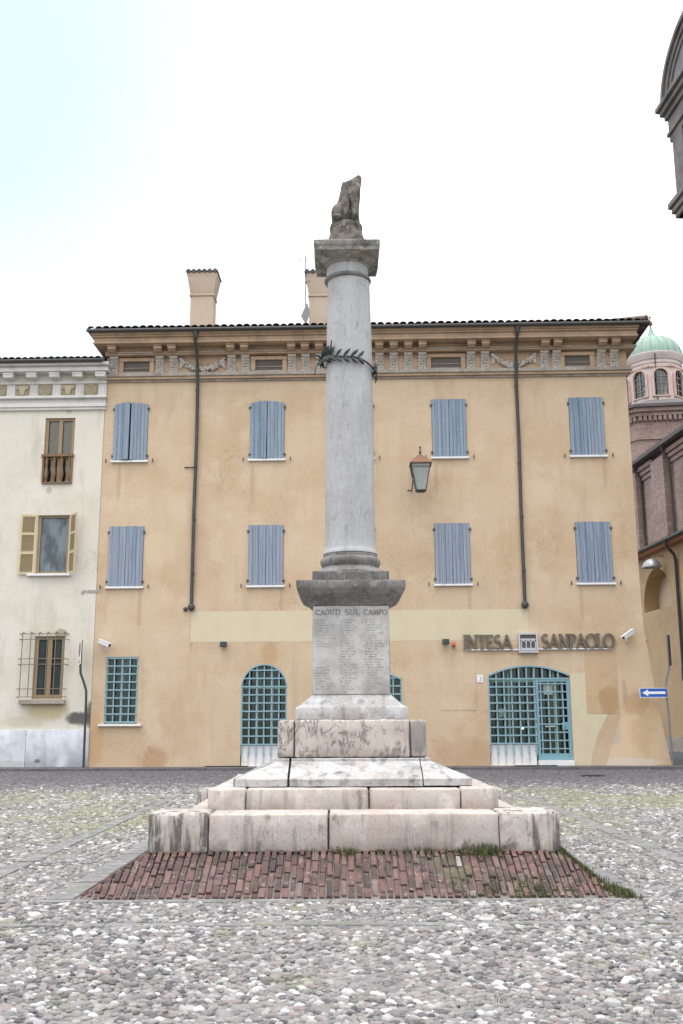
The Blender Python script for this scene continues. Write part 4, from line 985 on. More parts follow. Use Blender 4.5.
BR = [(-8.63, .26), (-6.89, .34), (-6.36, .36), (-4.14, .36), (-3.62, .33), (-1.85, .33), (-1.33, .33), (-.80, .33), (-.28, .33), (.25, .33), (.85, .33), (1.46, .34), (2.0, .33), (2.55, .34), (3.08, .35), (4.91, .32), (5.44, .34), (7.66, .36), (8.12, .33), (9.79, .37), (10.27, .37)]
b0 = None
for u, w in BR:
    if b0 is None: b0 = bracket_mesh().build('acanthus_bracket', 'carved_stone', yb, smooth=45); o = b0
    else: o = dup(b0, yb)
    o.location = (u, 0, 14.596)
k0 = None
for u, w in BR:
    if k0 is None:
        k0 = MB().box(-.15, .15, -.64, -.1, .0, .10).prism([(-.60, -.0), (-.60, .0), (-.1, 0), (-.1, -.09), (-.34, -.09), (-.5, -.06)], -.14, .14, 'x').box(-.165, .165, -.67, -.1, .102, .162).build('cornice_block', 'cornice_stone', yb, bevel=.008); o = k0
    else: o = dup(k0, yb)
    o.location = (u, 0, 15.395)
for a, b_ in ((-8.27, -7.27), (-3.24, -2.21), (3.41, 4.53), (8.42, 9.36)):
    w = MB().box(a, b_, -.07, -.045, 14.66, 15.06).build('attic_window', 'attic_board', yb)
    MB().box(a-.16, a, -.15, -.04, 14.6, 15.06).box(b_, b_+.16, -.15, -.04, 14.6, 15.06).box(a-.18, b_+.18, -.17, -.04, 15.062, 15.20).build('frame', 'cornice_stone', w, bevel=.01)
    MB().box(a, b_, -.095, -.05, 14.60, 14.67).box(a, b_, -.10, -.06, 14.80, 14.825).build('ledge', 'cornice_grey', w)
def garland(u0, u1):
    b = MB(); n = 26
    for i in range(n+1):
        f = i/n; u = u0+(u1-u0)*f; z = 15.13-.42*(1-(2*f-1)**2)
        r = .055+.06*(1-(2*f-1)**2)
        for k in range(7):
            a = random.random()*6.28; b.ball((u+random.gauss(0, .025), -.09-abs(math.sin(a))*r*.7, z+math.cos(a)*r*.9), random.uniform(.032, .06), 6, 4)
    for s_, u in ((1, u0), (-1, u1)): b.prism([(u, 15.18), (u+s_*.14, 15.16), (u+s_*.10, 14.86), (u-s_*.02, 14.75)], -.12, -.05)
    return b.build('garland', 'carved_stone', yb, smooth=50)
garland(-6.10, -4.42); garland(5.72, 7.34)
# roof, gutter, chimneys, downpipes
rf = tile_roof(-9.47, 11.40, -.98, 13, 16.03, .30, .275, True, True, True, yb)
m = MB(); m.tube([(-9.5, -.99, 16.0), (11.42, -.99, 16.0)], .062, 10); m.tube([(11.42, -.99, 16.0), (11.42, 12.9, 16.0)], .062, 10); m.build('gutter', 'lead_pipe', yb, smooth=True)
MB().box(10.80, 11.32, -.80, 12.9, 15.86, 15.95).box(-9.40, 11.32, -.90, 12.9, 15.988, 15.997).build('eave_soffit', 'eave_wood', yb)
def chimney(u, y, z0, z1, w):
    c_ = MB().box(u-w, u+w, y-w*.8, y+w*.8, z0-1.2, z1-1.02).box(u-w-.04, u+w+.04, y-w*.8-.04, y+w*.8+.04, z1-1.018, z1-.93)
    prf = [(w, z1-.928), (w+.02, z1-.85), (w+.12, z1-.25), (w+.15, z1-.12), (w+.15, z1)]
    vs = []
    for hw, z in prf: vs += [(u-hw, y-hw*.82, z), (u+hw, y-hw*.82, z), (u+hw, y+hw*.82, z), (u-hw, y+hw*.82, z)]
    c_.add(vs, [(4*i+k, 4*i+(k+1) % 4, 4*i+4+(k+1) % 4, 4*i+4+k) for i in range(len(prf)-1) for k in range(4)]+[(16, 17, 18, 19)])
    o = c_.build('chimney', 'chimney_plaster', rf, bevel=.01)
    b = MB(); hw = w+.19
    for k in range(6):
        b.cur = random.random()*.9+.05; x = u-hw+(k+.5)*hw/3; b.tube([(x, y-hw*.85, z1+.03), (x, y, z1+.12), (x, y+hw*.85, z1+.03)], hw/7.5, 7)
    b.box(u-hw, u+hw, y-hw*.85, y+hw*.85, z1, z1+.05); b.build('chimney_cap', 'roof_tile', rf, smooth=40)
chimney(-5.84, 3.05, 17.7, 19.98, .48); chimney(-.86, 3.05, 17.7, 19.86, .52)
for u, y in ((-1.50, 2.3),):
    b = MB().tube([(u, y, 17.1), (u, y, 20.5)], .022, 6); b.tube([(u-.22, y, 20.3), (u+.12, y, 20.35)], .012, 5); b.tube([(u-.2, y, 19.3), (u+.2, y, 19.35)], .012, 5); b.ball((u-.2, y, 20.3), .03)
    b.build('antenna_mast', 'pole_dark', rf)
    vs = [(-1.68, 2.1, 17.75), (-1.42, 2.1, 18.35), (-1.30, 2.15, 17.9), (-1.45, 2.1, 17.35)]
    MB().prism([(a[0], a[2]) for a in vs], 2.08, 2.11).build('dish_aerial', 'pole_grey', rf)
for u in (-5.43, 6.57):
    d = MB().tube([(u, -.90, 15.98), (u, -.86, 15.7), (u, -.5, 15.35), (u+.005, -.28, 14.9), (u+.01, -.27, 14.5), (u+.01, -.11, 14.1), (u+.02, -.10, 12), (u-.01, -.10, 9), (u-.01, -.10, 5.75)], .062, 10)
    for z in (13.9, 10.9, 8.9, 6.9): d.tube([(u+.0, -.10, z-.03), (u+.0, -.10, z+.03)], .078, 10); d.box(u-.012, u+.012, -.05, .0, z-.02, z+.02)
    d.tube([(u+.02, -.88, 15.70), (u+.02, -.88, 15.97)], [.07, .13], 10)
    d.ball((u-.01, -.10, 5.68), (.135, .10, .135), 12, 8)
    if u < 0: d.ball((u-.24, -.03, 5.62), (.08, .05, .08), 10, 6)
    d.tube([(u-.42 if u < 0 else u+.0, -.02, 10.92), (u, -.06, 10.9)], .02, 6); d.build('downpipe', 'lead_pipe', yb, smooth=50)

# ---- cream house at the left
cb = froot('cream_house', 'cream plastered house with white cornice and marble dado, left of the palazzo', 'house')
UL, UR = -24, -8.955
W1 = [(-11.18, 10.34), (-10.05, 10.34), (-10.05, 12.90), (-11.18, 12.90)]
W2 = [(-11.24, 6.96), (-10.06, 6.96), (-10.06, 9.15), (-11.24, 9.15)]
W3 = [(-11.10, 2.45), (-10.0, 2.45), (-10.0, 4.68), (-11.10, 4.68)]
m = MB(); outer = [(UL, 0), (UR, 0), (UR, 14.0), (UL, 14.0)]; face(m, outer, [W1, W2, W3], -.012)
for h in (W1, W2, W3): reveal(m, h, -.012, .25)
m.box(UL, UR, .9, 11, 0, 14.0); m.build('wall', 'plaster_cream', cb)
x = UR
for k, w in enumerate((2.25, 1.9, 1.9, 2.2, 2, 2)):
    MB().stone(x-w+.008, x-.004, -.055, .1, .09, 1.375+(.0 if k else 0), .006, .3, .003, k).build('dado_slab', 'dado_marble', cb, smooth=40); x -= w
def cband(z0, z1, off, m_='white_stucco', name='moulding', bev=.01): return MB().box(UL, UR+.02+off*.35, -off, 10, z0, z1).build(name, m_, cb, bevel=bev)
cband(13.20, 13.30, .10); cband(13.302, 13.43, .15); cband(13.432, 13.62, .09); cband(13.622, 13.73, .24, bev=.03)
cband(13.732, 14.22, .05, name='frieze'); cband(14.222, 14.34, .12); cband(14.342, 14.60, .10, 'plaster_cream', 'upper_frieze')
cband(14.602, 14.74, .50); cband(14.742, 14.80, .46); cband(14.802, 14.93, .60, bev=.02)
# relief panels alternate between a spiral rosette and a fan; pilaster strips and brackets between
ra = None; u = -9.49; k = 0
while u > -15:
    if k % 2 == 0:
        b = MB()
        for rr in (.19, .125, .065): b.ribbon([(u+rr*math.cos(R(a)), 13.99+rr*math.sin(R(a))) for a in range(0, 360, 15)], .032, -.105, -.055, True)
        b.ball((u, -.07, 13.99), (.035, .045, .035))
    else:
        b = MB()
        b.prism([(u-.07, 13.80), (u+.07, 13.80), (u+.10, 13.98), (u+.22, 14.10), (u+.24, 14.17), (u-.24, 14.17), (u-.22, 14.10), (u-.10, 13.98)], -.105, -.055)
        for s_ in (-1, 1):
            b.ribbon([(u+s_*.17+.055*math.cos(R(a)), 14.09+.055*math.sin(R(a))) for a in range(0, 360, 30)], .025, -.125, -.1, True); b.box(u+s_*.03-.012, u+s_*.03+.012, -.12, -.1, 13.81, 14.0)
    pnl = MB().box(u-.27, u+.27, -.060, -.04, 13.78, 14.20).build('relief_panel', 'relief_tan', cb); b.build('relief', 'relief_light', pnl)
    for s_ in (.44,):
        b = MB().box(u+s_-.15, u+s_+.15, -.075, -.045, 13.735, 14.215)
        for q in (-.07, .07): b.box(u+s_+q-.015, u+s_+q+.015, -.09, -.07, 13.83, 14.12)
        b.build('pilaster_strip', 'white_stucco', cb, bevel=.006)
    MB().box(u+.42-.19, u+.42+.19, -.44, -.08, 14.39, 14.598).box(u+.42-.205, u+.42+.205, -.46, -.08, 14.50, 14.56).build('cornice_bracket', 'white_stucco', cb, bevel=.015)
    u -= .877; k += 1
tile_roof(UL, UR-.02, -.72, 10, 14.96, .28, .25, False, False, False, cb)
MB().tube([(UL, -.72, 14.95), (UR+.1, -.72, 14.95)], .06, 8).build('gutter', 'lead_pipe', cb, smooth=True)
# upper window with a little balustrade
w = MB().box(-11.18, -10.05, .17, .2, 10.34, 12.90).build('tall_window', 'curtain', cb)
MB().box(-11.17, -10.06, .13, .136, 10.4, 12.88).build('glass', 'clear_pane', w)
f = MB()
for a, b_ in ((-11.18, -11.06), (-10.67, -10.53), (-10.17, -10.05)): f.box(a, b_, .06, .125, 10.34, 12.9)
f.box(-11.06, -10.17, .065, .124, 12.80, 12.9); f.box(-11.06, -10.17, .065, .124, 11.3, 11.4); f.build('frame', 'wood_honey', w)
b = MB().box(-11.24, -10.02, -.10, .08, 11.38, 11.47).box(-11.17, -10.06, -.08, .06, 10.34, 10.40)
for i in range(4):
    u = -11.04+i*.285; b.lathe([(.045, 10.40), (.045, 10.5), (.05, 10.52), (.075, 10.62), (.085, 10.75), (.05, 10.92), (.035, 10.98), (.05, 11.08), (.06, 11.2), (.045, 11.3), (.05, 11.38)], (u, -.02, 0), 10)
b.box(-11.20, -11.13, -.07, .05, 10.4, 11.38); b.box(-10.12, -10.05, -.07, .05, 10.4, 11.38); b.build('balustrade', 'wood_brown', w, smooth=40)
# middle window with open louvred shutters
w = MB().box(-11.23, -10.07, .17, .2, 6.97, 9.14).build('open_window', 'curtain', cb)
MB().box(-11.2, -10.1, .13, .137, 6.99, 9.12).build('glass', 'pane_lace', w)
f = MB()
for a, b_ in ((-11.24, -11.14), (-10.14, -10.06)): f.box(a, b_, .06, .126, 6.96, 9.15)
f.box(-11.14, -10.14, .065, .125, 9.07, 9.15); f.box(-11.14, -10.14, .065, .125, 6.96, 7.04); f.build('frame', 'wood_honey', w)
for s_, ang in ((-1, 172), (1, 128)):
    fr, lv = MB(), MB(); ww = .58; h = 2.24
    for a, b_ in ((0, .07), (ww-.07, ww)): fr.box(a, b_, -.04, 0, 0, h)
    for z in (0, .75, 1.47, h-.08): fr.box(.07, ww-.07, -.038, -.002, z, z+.08)
    for k in range(46):
        z = .10+k*.046
        if min(abs(z-.79), abs(z-1.51)) > .05 and z < h-.1: lv.prism([(-.032, z), (-.028, z), (-.006, z+.034), (-.010, z+.034)], .07, ww-.07, 'x')
    for q in (fr, lv):
        if s_ > 0: q.v = [(-x, y, z) for x, y, z in q.v]; q.f = [f_[::-1] for f_ in q.f]
    o = fr.build('shutter', 'shutter_cream', w); o.location = (-10.65+s_*.62, -.05, 6.93); o.rotation_euler = (0, 0, R(ang)*s_*1 if s_ > 0 else -R(ang))
    lv.v = [((o.rotation_euler.to_matrix() @ Vector(p))+Vector(o.location))[:] for p in lv.v]; lv.build('louvres', 'louvre', w)
MB().stone(-11.50, -9.90, -.16, .1, 6.87, 6.95, .008, .15, .002, 6).build('sill', 'sill_white', w)
# lower window behind a projecting iron cage
w = MB().box(-11.09, -10.01, .17, .2, 2.46, 4.67).build('caged_window', 'curtain', cb)
MB().box(-11.05, -10.05, .13, .137, 2.5, 4.62).build('glass', 'pane_dark', w)
f = MB()
for a, b_ in ((-11.10, -10.98), (-10.63, -10.47), (-10.12, -10.0)): f.box(a, b_, .05, .126, 2.45, 4.68)
f.box(-10.98, -10.12, .055, .125, 4.6, 4.68); f.box(-10.98, -10.12, .055, .125, 2.45, 2.6); f.build('frame', 'wood_honey', w)
b = MB()
for i in range(6): u = -11.46+i*.30; b.tube([(u, -.02, 4.78), (u, -.28, 4.82), (u, -.28, 2.50)], .016, 6)
for z in (2.52, 2.80, 3.66, 3.86, 4.55, 4.75): b.tube([(-11.58, .02, z), (-11.58, -.28, z), (-9.86, -.28, z), (-9.86, .02, z)], .015, 6)
b.build('iron_cage', 'iron_rust', w)
MB().stone(-11.50, -9.86, -.22, .1, 2.27, 2.42, .012, .12, .005, 8).build('sill', 'cornice_grey', w)

# ------------------------------------------------------------------ things on the facades
sg = froot('bank_sign', 'bronze capital letters INTESA SANPAOLO with square arch emblem above the bank door', 'sign')
write('INTESA', 4.33, 6.04, 4.115, .50, .17, .10, -.12, -.04, 'letter', 'letter_bronze', sg, .02)
write('SANPAOLO', 7.10, 9.66, 4.13, .50, .17, .10, -.12, -.04, 'letter', 'letter_bronze', sg, .0)
em = MB().box(6.30, 6.92, -.13, -.03, 4.0, 4.64).build('emblem', 'emblem_dark', sg)
f = MB()
for a in ((6.27, 6.33, 3.97, 4.67), (6.89, 6.95, 3.97, 4.67)): f.box(a[0], a[1], -.16, -.02, a[2], a[3])
f.box(6.331, 6.889, -.159, -.021, 3.972, 4.03); f.box(6.331, 6.889, -.159, -.021, 4.61, 4.668); f.build('emblem_frame', 'emblem_steel', em)
f = MB().box(6.345, 6.875, -.150, -.125, 4.045, 4.14); f.box(6.345, 6.875, -.146, -.125, 4.42, 4.47)
for k in range(3):
    u = 6.44+k*.17; f.ribbon([(u+.068*math.cos(R(a)), 4.34+.068*math.sin(R(a))) for a in range(180, -1, -20)], .034, -.148, -.125); 
for k in range(4): u = 6.37+k*.163; f.box(u-.014, u+.02, -.147, -.125, 4.14, 4.345)
f.build('arches', 'emblem_steel', em)
MB().box(4.38, 6.27, -.075, -.03, 4.07, 4.112).box(6.95, 9.55, -.075, -.03, 4.085, 4.127).build('mounting_rail', 'rail_white', sg)

def cctv(label, u, z, ang, tilt, off=.0):
    r_ = froot('security_camera', label, 'security camera', u, off, z, 'white security cameras on the facade')
    MB().tube([(0, 0, -.10), (0, -.10, -.10), (0, -.2, -.02)], .022, 8).box(-.05, .05, -.02, 0.0, -.17, -.03).build('bracket', 'cam_white', r_)
    M = Matrix.Translation((0, -.24, .05)) @ Matrix.Scale(.82, 4) @ Matrix.Rotation(R(ang), 4, 'Z') @ Matrix.Rotation(R(tilt), 4, 'Y')
    MB().box(-.30, .28, -.085, .085, -.07, .09, M).build('housing', 'cam_white', r_, bevel=.02)
    MB().box(-.34, .36, -.105, .105, .093, .115, M).build('sunshield', 'cam_white', r_, bevel=.008)
    MB().lathe([(.06, 0), (.065, .02), (.05, .03)], seg=14).build('lens', 'cam_dark', r_).matrix_local = M @ Matrix.Translation((.275, 0, .01)) @ Matrix.Rotation(R(90), 4, 'Y')
    return r_
cctv('white security camera above the barred window at the left end of the palazzo', -8.50, 4.33, -20, 20)
cctv('white security camera right of the bank letters, pointing down left', 10.12, 4.52, 200, 32, .02)
r_ = froot('security_camera', 'small white camera tucked behind the right corner of the palazzo', 'security camera', 10.80, -.6, 4.38, 'white security cameras on the facade')
MB().ball((.10, 0, .05), (.10, .10, .12), 10, 7).build('housing', 'cam_white', r_, smooth=True); MB().tube([(-.06, 0, .0), (.1, 0, -.08), (.12, -.02, -.2)], .025, 7).build('bracket', 'pole_dark', r_); MB().ball((.12, -.07, .02), .05).build('lens', 'cam_dark', r_)
def flood(label, u, z):
    r_ = froot('floodlight', label, 'floodlight', u, 0, z, 'small dark floodlights on the facade')
    MB().box(-.12, .12, -.24, -.08, -.08, .11).build('housing', 'iron', r_, bevel=.012); MB().box(-.09, .09, -.247, -.241, -.05, .07).build('lens', 'pane_grey', r_)
    MB().box(-.03, .03, -.085, .0, -.04, .04).build('bracket', 'iron', r_); return r_
flood('small dark floodlight above the round arched window', -4.24, 4.32); flood('small dark floodlight beside an orange lamp, left of the bank letters', 3.69, 4.36)
r_ = froot('alarm_lamp', 'little orange alarm lamp left of the bank letters', 'lamp', 3.98, 0, 4.30)
MB().lathe([(.055, 0), (.062, .05), (.05, .11), (.02, .135)], (0, -.10, -.06), 12).build('lens', 'lamp_orange', r_, smooth=True); MB().box(-.05, .05, -.16, .0, -.09, -.061).build('bracket', 'iron', r_)
r_ = froot('number_plate', 'small white tile with house number left of the bank entrance', 'number plate', 4.88, 0, 3.08)
MB().box(-.10, .10, -.02, -.002, -.13, .13).build('tile', 'sign_white', r_, bevel=.004)
MB().ribbon([(.035*math.cos(R(a)), .035+.035*math.sin(R(a))) for a in range(150, -91, -20)]+[(.04*math.cos(R(a)), -.04+.04*math.sin(R(a))) for a in range(90, -151, -20)], .016, -.024, -.019).build('numeral', 'sign_blue', r_)

# wall lantern on a bracket
ln = froot('wall_lantern', 'large glazed iron lantern with rusty copper roof hung on the palazzo wall', 'lantern', 2.88, 0, 9.65)
ly = -1.0
def frus(b, h0, h1, z0, z1, y=ly, x=0): b.add([(x-h0, y-h0, z0), (x+h0, y-h0, z0), (x+h0, y+h0, z0), (x-h0, y+h0, z0), (x-h1, y-h1, z1), (x+h1, y-h1, z1), (x+h1, y+h1, z1), (x-h1, y+h1, z1)], [(0, 1, 5, 4), (1, 2, 6, 5), (2, 3, 7, 6), (3, 0, 4, 7), (3, 2, 1, 0), (4, 5, 6, 7)])
b = MB(); frus(b, .165, .33, .06, .98); b.build('glass', 'glass_lamp', ln)
b = MB()
for sx in (-1, 1):
    for sy in (-1, 1): b.tube([(sx*.17, ly+sy*.17, .05), (sx*.345, ly+sy*.345, 1.0)], .020, 6)
for hw, z in ((.17, .05), (.345, 1.0), (.325, .88)):
    for a, c_ in (((-hw, -hw), (hw, -hw)), ((hw, -hw), (hw, hw)), ((hw, hw), (-hw, hw)), ((-hw, hw), (-hw, -hw))): b.tube([(a[0], ly+a[1], z), (c_[0], ly+c_[1], z)], .020 if z != .88 else .010, 6)
frus(b, .12, .17, 0, .05); b.build('frame', 'iron', ln)
b = MB(); frus(b, .40, .39, 1.0, 1.035); frus(b, .385, .20, 1.036, 1.24); frus(b, .20, .07, 1.241, 1.36); b.build('roof', 'copper_rust', ln, bevel=.006)
MB().lathe([(.07, 1.355), (.05, 1.40), (.03, 1.43), (.055, 1.48), (.03, 1.53), (.018, 1.6), (.045, 1.65), (.03, 1.69), (.0, 1.71)], (0, ly, 0), 10).build('finial', 'iron', ln, smooth=True)
MB().tube([(-.30, 0, .28), (-.28, -.25, .30), (-.26, -.7, .55), (-.36, ly, .85), (-.36, ly, 1.0)], .022, 7).tube([(-.30, -.0, .30), (-.44, -.02, .30)], .02, 6).tube([(-.3, 0, 1.0), (-.36, ly, 1.0)], .02, 6).build('bracket', 'iron', ln)

# traffic signs
def bent_post(pts, r=.03): return MB().tube(pts, r, 10)
sp_ = froot('parking_sign', 'bent dark pole with no parking panel turned edgewise, in front of the cream house', 'road sign', -9.0, .42, .09)
bent_post([(0, 0, 0), (-.02, 0, 2.35), (-.03, 0, 2.62), (-.12, 0, 2.90), (-.26, 0, 3.24), (-.28, 0, 3.5), (-.28, 0, 4.42)], .042).build('pole', 'pole_dark', sp_, smooth=True)
M = Matrix.Translation((-.27, -.05, 0)) @ Matrix.Rotation(R(-68), 4, 'Z')
pn = MB().box(-.30, .30, -.045, -.022, 3.54, 4.40, M).build('panel', 'sign_white', sp_)
def disc(cx, cz, r, y0, y1, m_, nm): 
    b = MB(); poly = [(cx+r*math.cos(R(a)), cz+r*math.sin(R(a))) for a in range(0, 360, 12)]; b.prism(poly, y0, y1, M=M); return b.build(nm, m_, pn)
disc(0, 4.07, .27, -.0495, -.044, 'sign_red', 'red_ring'); disc(0, 4.07, .205, -.053, -.049, 'sign_blue', 'blue_disc')
MB().prism([(-.16, 4.20), (-.13, 4.23), (.16, 3.94), (.13, 3.91)], -.056, -.0525, M=M).build('slash', 'sign_red', pn)
MB().box(-.20, .20, -.048, -.0445, 3.60, 3.64, M).box(-.15, .15, -.048, -.0445, 3.68, 3.71, M).build('caption_bars', 'sign_back', pn)
ow = froot('one_way_sign', 'blue one way panel with white arrow pointing left on a bent pole', 'road sign', 11.22, .62, .09)
bent_post([(.03, 0, 0), (.0, 0, 2.2), (-.03, 0, 2.6), (.02, 0, 2.9), (.14, 0, 3.3), (.15, 0, 3.55), (.15, 0, 4.40)], .034).build('pole', 'pole_grey', ow, smooth=True)
pl_ = MB().box(-.93, -.01, -.075, -.05, 2.30, 2.60).build('panel', 'sign_blue', ow, bevel=.003)
MB().prism([(-.86, 2.45), (-.66, 2.56), (-.66, 2.492), (-.07, 2.492), (-.07, 2.408), (-.66, 2.408), (-.66, 2.34)], -.079, -.0745).build('arrow', 'sign_white', pl_)
b = MB()
for z in (2.288, 2.597): b.box(-.943, .003, -.0765, -.0495, z, z+.016)
b.box(-.943, -.929, -.0765, -.0495, 2.304, 2.597); b.build('border', 'sign_white', pl_)
M2 = Matrix.Translation((.15, -.02, 0)) @ Matrix.Rotation(R(70), 4, 'Z')
bp = MB().box(-.30, .30, -.06, -.035, 3.38, 4.42, M2).build('panel', 'sign_back', ow, bevel=.003)
b = MB()
for z in (3.55, 3.95, 4.02, 4.3): b.box(-.04, .04, -.034, .03, z, z+.03, M2)
b.build('clamp', 'pole_grey', ow)
MB().ball((.15, 0, 4.44), .045).build('pole_cap', 'pole_grey', ow)
gr = froot('cellar_grate', 'long black iron grate at the foot of the palazzo wall, left part', 'grate', -4.05, .18, .094)
b = MB().box(-.75, .75, -.13, .13, -.01, .012)
for i in range(26): b.box(-.72+i*.057, -.70+i*.057, -.12, .12, .0125, .026)
b.build('bars', 'grate', gr)
gr = froot('door_mat', 'dark flat mat on the pavement before the bank entrance', 'mat', 6.65, .42, .094)
MB().stone(-.72, .72, -.22, .22, 0, .024, .008, .2, .003, 2).build('mat', 'grate', gr)
mh = thing('manhole_cover', 'dark oval looking iron cover in the cobbles before the right corner of the palazzo', 'manhole cover', (7.35, 30.3, .01))
b = MB().lathe([(.36, -.02), (.36, .022), (.34, .026)], seg=28)
for k in range(6): b.box(-.25, .25, -.22+k*.08, -.19+k*.08, .0265, .032)
b.build('cover', 'grate', mh)

# ------------------------------------------------------------------ side street: arcade wall, nave, drum, church tower
A_ = math.atan(.066)
def SW(x, y): return (17.64+x*math.cos(A_)-y*math.sin(A_), 54+x*math.sin(A_)+y*math.cos(A_), 0)
ar = thing('arcade_building', 'low ochre street building with tall arched opening beside the palazzo', 'building', SW(0, 0), A_)
m = MB()
ho = [(a, b_) for a, b_ in seg_arch(-.6, 3.5, 7.65, 8.0, 1.95, 22)]
ou = [(-7, 0), (26, 0), (26, 10.75), (-7, 10.75)]
tri = tessellate_polygon([[Vector((a, b_, 0)) for a, b_ in p] for p in (ou, ho)]); pts = ou+ho
m.add([(0, a, b_) for a, b_ in pts], [tuple(t_) for t_ in tri])
n = len(ho); m.add([(0, a, b_) for a, b_ in ho]+[(.9, a, b_) for a, b_ in ho], [(i, (i+1) % n, n+(i+1) % n, n+i) for i in range(n)])
m.box(.9, 1.1, -7, 26, 0, 10.75); m.box(.0, 1.0, -7.3, -7.0, 0, 10.75); m.build('wall', 'ochre_wall', ar)
MB().prism([(1.2, 7.7), (3.4, 7.7), (3.4, 9.0), (2.6, 9.6), (1.2, 9.5)], .86, .895, 'x').build('inner_wall', 'ochre_light', ar)
MB().box(-.05, .0, -7, 26, 0, .75).build('plinth', 'cornice_grey', ar)
MB().prism([(-.45, 10.76), (-.5, 10.95), (0, 11.05), (.6, 10.76)], -7.2, 26, 'y').build('eave', 'eave_terracotta', ar)
for o in (ar.children[-1],): o.data.transform(Matrix.Identity(4))
tr = MB()
for k in range(120):
    y = -7.1+k*.276; tr.cur = random.random()*.9+.05; tr.tube([(-.62, y, 11.02), (6.2, y, 13.35)], [.12, .12], 6)
tr.add([(-.6, -7.2, 11.0), (6.2, -7.2, 13.3), (6.2, 26, 13.3), (-.6, 26, 11.0)], [(0, 1, 2, 3)]); tr.build('roof', 'roof_tile', ar)
MB().tube([(-.66, -7.2, 10.98), (-.66, 26, 10.98)], .09, 8).build('gutter', 'lead_pipe', ar, smooth=True)
MB().tube([(-.66, -1.9, 10.95), (-.62, -1.9, 10.6), (-.2, -1.8, 10.2), (-.12, -1.75, 9.9), (-.12, -1.72, 4.2)], .085, 9).tube([(-.12, -1.72, 4.25), (-.12, -1.72, 3.6)], .11, 9).build('downpipe', 'pole_dark', ar, smooth=True)
sl_ = thing('street_lamp', 'grey dome shaded lamp on an arm under the eave of the arcade building', 'street lamp', SW(-.7, 0.1)[:2]+(9.78,), A_)
MB().lathe([(.02, .50), (.10, .48), (.28, .40), (.44, .25), (.52, .06), (.53, .0), (.50, -.01), (.42, .08)], seg=24).build('shade', 'lamp_grey', sl_, smooth=True)
MB().ball((0, 0, .05), (.26, .26, .14), 12, 8).build('bulb', 'glass_lamp', sl_, smooth=True)
MB().tube([(0, 0, .48), (0, 0, .58), (.25, 0, .64), (.70, 0, .64)], .03, 7).build('arm', 'lamp_grey', sl_)

nv = thing('brick_nave', 'brick church nave wall with pilasters and downpipes above the arcade roof', 'church', SW(6.2, 0), A_)
MB().box(0, 14, -6, 20.2, 0, 20.3).build('wall', 'church_brick', nv)
for y0, y1 in ((13.2, 15.5), (2.2, 4.5), (18.6, 20.25)): MB().box(-.55, .02, y0, y1, 12, 19.6).prism([(-.55, 19.6), (.02, 19.6), (.02, 20.2), (-.55, 19.75)], y0-.05, y1+.05, 'y').build('pilaster', 'church_brick', nv)
for y0, y1 in ((15.6, 18.5), (4.6, 13.1), (-6, 2.1)):
    for k in range(3): MB().box(-.14*(k+1), .02, y0+.05*k, y1-.05*k, 19.15+.33*k, 19.15+.33*(k+1)-.03).build('corbel_band', 'church_brick', nv)
MB().box(-.75, 14.2, -6.3, 20.5, 20.31, 20.46).box(-.85, -.7, -6.3, 20.5, 20.33, 20.6).build('gutter', 'gravel_roof', nv)
rr_ = MB(); rr_.add([(-.8, -6.3, 20.6), (-.8, 20.5, 20.6), (7, 20.5, 23.2), (7, -6.3, 23.2), (14.8, 20.5, 20.6), (14.8, -6.3, 20.6)], [(0, 3, 2, 1), (3, 5, 4, 2)]); rr_.build('roof', 'gravel_roof', nv)
for y in (18.45, 12.9): MB().tube([(-.7, y, 20.35), (-.66, y, 20.0), (-.2, y, 19.2), (-.17, y, 12.6)], .085, 8).build('downpipe', 'lead_pipe', nv, smooth=True)
MB().box(-.06, .03, 15.75, 16.25, 13.6, 16.1).build('slit_window', 'sill_white', nv)
MB().prism([(-.85, 12.3), (-.85, 12.45), (0, 13.3), (0, 12.3)], 12.9, 18.2, 'y').build('ledge', 'gravel_roof', nv)

DX, DY = 28.65, 87
oc = thing('church_crossing', 'octagonal brick church body with green copper domed cupola behind the palazzo corner', 'church', (DX, DY, 0), R(22.5-8))
OR_ = 7.3
def octo(b, r, z0, z1, r1=None):
    r1 = r if r1 is None else r1; vs = [(q*math.cos(R(45*k)), q*math.sin(R(45*k)), z) for q, z in ((r, z0), (r1, z1)) for k in range(8)]
    b.add(vs, [(k, (k+1) % 8, 8+(k+1) % 8, 8+k) for k in range(8)]+[tuple(range(8, 16)), tuple(range(7, -1, -1))]); return b
octo(MB(), OR_, 0, 27.3).build('wall', 'church_brick', oc)
b = octo(octo(octo(MB(), OR_+.12, 24.6, 24.85), OR_+.28, 26.62, 26.95), OR_+.5, 26.952, 27.3)
for k in range(8):
    a0, a1 = R(45*k), R(45*k+45); p0 = Vector((math.cos(a0), math.sin(a0), 0))*(OR_+.1); p1 = Vector((math.cos(a1), math.sin(a1), 0))*(OR_+.1)
    for i in range(14):
        p = p0.lerp(p1, (i+.5)/14); M = Matrix.Translation(p) @ Matrix.Rotation((a0+a1)/2, 4, 'Z'); b.box(-.1, .16, -.13, .13, 26.2, 26.62, M)
b.build('brick_cornice', 'church_brick', oc)
octo(octo(MB(), OR_+.75, 27.302, 27.55), OR_+.75, 27.551, 29.4, 2.7).build('roof', 'gravel_roof', oc)
